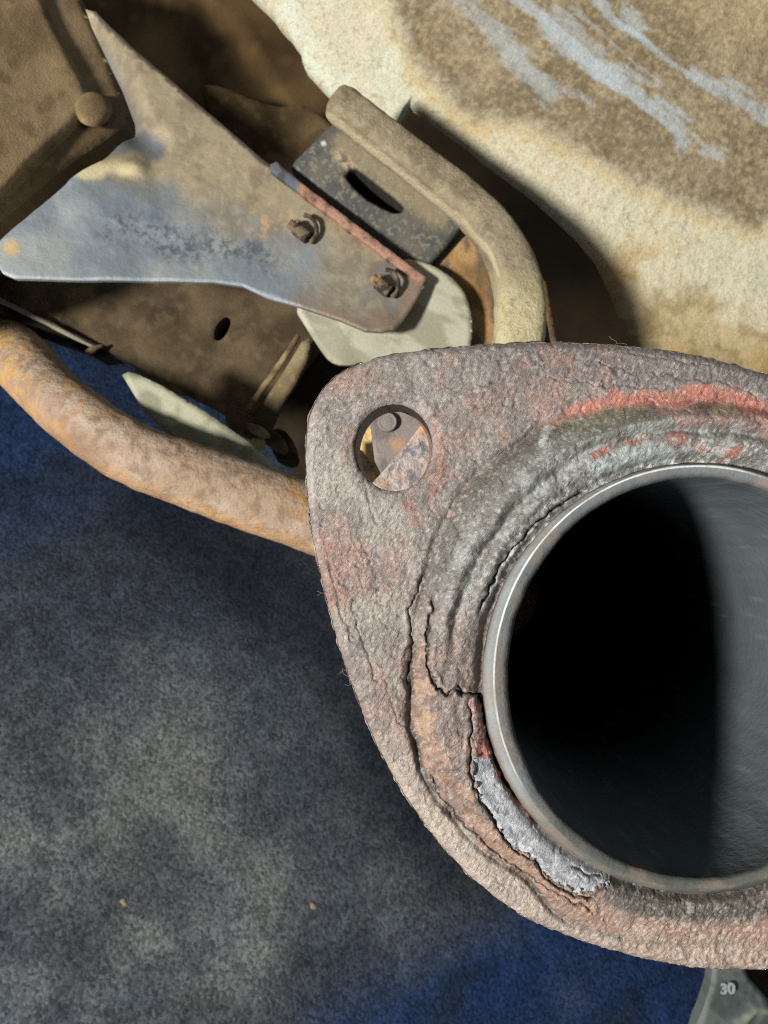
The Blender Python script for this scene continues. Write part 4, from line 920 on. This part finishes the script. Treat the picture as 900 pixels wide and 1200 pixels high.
# ================================================================== CASTING, BOTTOM RIGHT
cas = thing('cast_housing', (860, 1190, 0.34), 'pale grey-green cast housing marked 30, below the flange in the bottom right corner', 'housing')
CM = vmat('pale_casting', 0.6, 0.0, 1400, 0.0003, 0.14, 0.35)
def cas_c(x, y):
    n = fbm(x, y, 16, 631, 4); c = mix(np.tile(S(102, 110, 107), (len(x), 1)), S(80, 88, 86), ss(.4, .62, n))
    return mix(c, S(150, 158, 138), .6 * ss(8, 2, pdist(x, y, [(872, 1190), (886, 1180), (905, 1185)])[0] + (n - .5) * 9))
plate('shell', [(838, 1120), (866, 1120), (880, 1150), (905, 1178), (960, 1230), (960, 1330), (800, 1330), (806, 1240), (822, 1194), (834, 1158)], lambda x, y: 0.335 + 0.00012 * (x - 850), 0.006, CM, cas, cas_c, sp=2.5, rnd=6,
      h=lambda x, y: 8 * np.exp(-(pdist(x, y, [(868, 1196), (884, 1180), (910, 1184)])[0] / 7) ** 2) + (fbm(x, y, 20, 633, 3) - .5) * 4)
def number():
    cu = bpy.data.curves.new('raised_number', 'FONT'); cu.body = '30'; cu.size = 0.0058; cu.extrude = 0.0004; cu.bevel_depth = 0.0003; cu.align_x = 'CENTER'; cu.align_y = 'CENTER'; cu.space_character = 1.0
    cu.materials.append(vmat('pale_number', 0.6, 0, 1400, 0.0002, .1, .3, color=S(136, 150, 146)))
    tmp = bpy.data.objects.new('number_curve', cu); COL.objects.link(tmp); bpy.context.view_layer.update()
    me = bpy.data.meshes.new_from_object(tmp.evaluated_get(bpy.context.evaluated_depsgraph_get())); me.name = 'raised_number'
    bpy.data.objects.remove(tmp); bpy.data.curves.remove(cu)
    o = bpy.data.objects.new('raised_number', me); COL.objects.link(o); o.parent = cas
    o.location = Vector(cpt(852.5, 1158.5, 0.3345) - ORG[cas.name]); o.rotation_euler = (0, 0, math.radians(2))
number()
dk = plate('dark_cover', [(862, 1100), (960, 1100), (960, 1230), (905, 1186), (885, 1160)], 0.36, 0.03, GRIME, None, brown(641, S(66, 58, 44), S(40, 34, 26), 20), sp=4, rnd=3)
base_props(dk, 'dark brown cover behind the pale casting at the right edge', 'cover')

# ================================================================== GRIT ON THE FLOOR
def pebbles():
    rng = np.random.default_rng(7)
    pm = vmat('pebble_stone', 0.8, 0, 900, 0.0003, .2, .3)
    for i, (px, py, s, col, lab) in enumerate(((366, 1062, 0.003, S(156, 136, 112), 'small tan pebble on the grey floor below the flange'), (145, 1058, 0.0024, S(150, 136, 116), 'small buff pebble on the worn grey floor near the left edge'),
                                               (195, 771, 0.0022, S(150, 150, 150), 'tiny grey pebble on the dark blue floor below the bar'), (362, 842, 0.0028, S(40, 40, 42), 'short dark chip on the floor near the flange edge'))):
        n = 10; c0 = floor_pt(px, py)
        th = np.linspace(0, 2 * np.pi, n, endpoint=False); rows = []
        for ph in np.linspace(-1.5, 1.5, 7):
            w3 = np.stack([np.cos(th) * math.cos(ph) * (1.4 if i > 2 else 1), np.sin(th) * math.cos(ph) * .8, np.full(n, math.sin(ph) * .55)], 1) * s
            w3 *= (0.45 + 1.1 * fbm(w3[:, 0] * 1e3 + i * 9, w3[:, 1] * 1e3, 2.2, 651, 2, w3[:, 2] * 1e3))[:, None]
            w3[:, 2] += s * .4
            rows.append(w3 @ R + c0)
        V = np.vstack(rows)
        ii, j = np.meshgrid(np.arange(6), np.arange(n), indexing='ij'); j2 = (j + 1) % n
        Q = np.stack([ii * n + j, ii * n + j2, (ii + 1) * n + j2, (ii + 1) * n + j], -1).reshape(-1, 4)
        o = mk('pebble', V, [Q], pm, None, np.tile(col, (len(V), 1))); base_props(o, lab, 'pebble', 'grit lying on the floor')
pebbles()
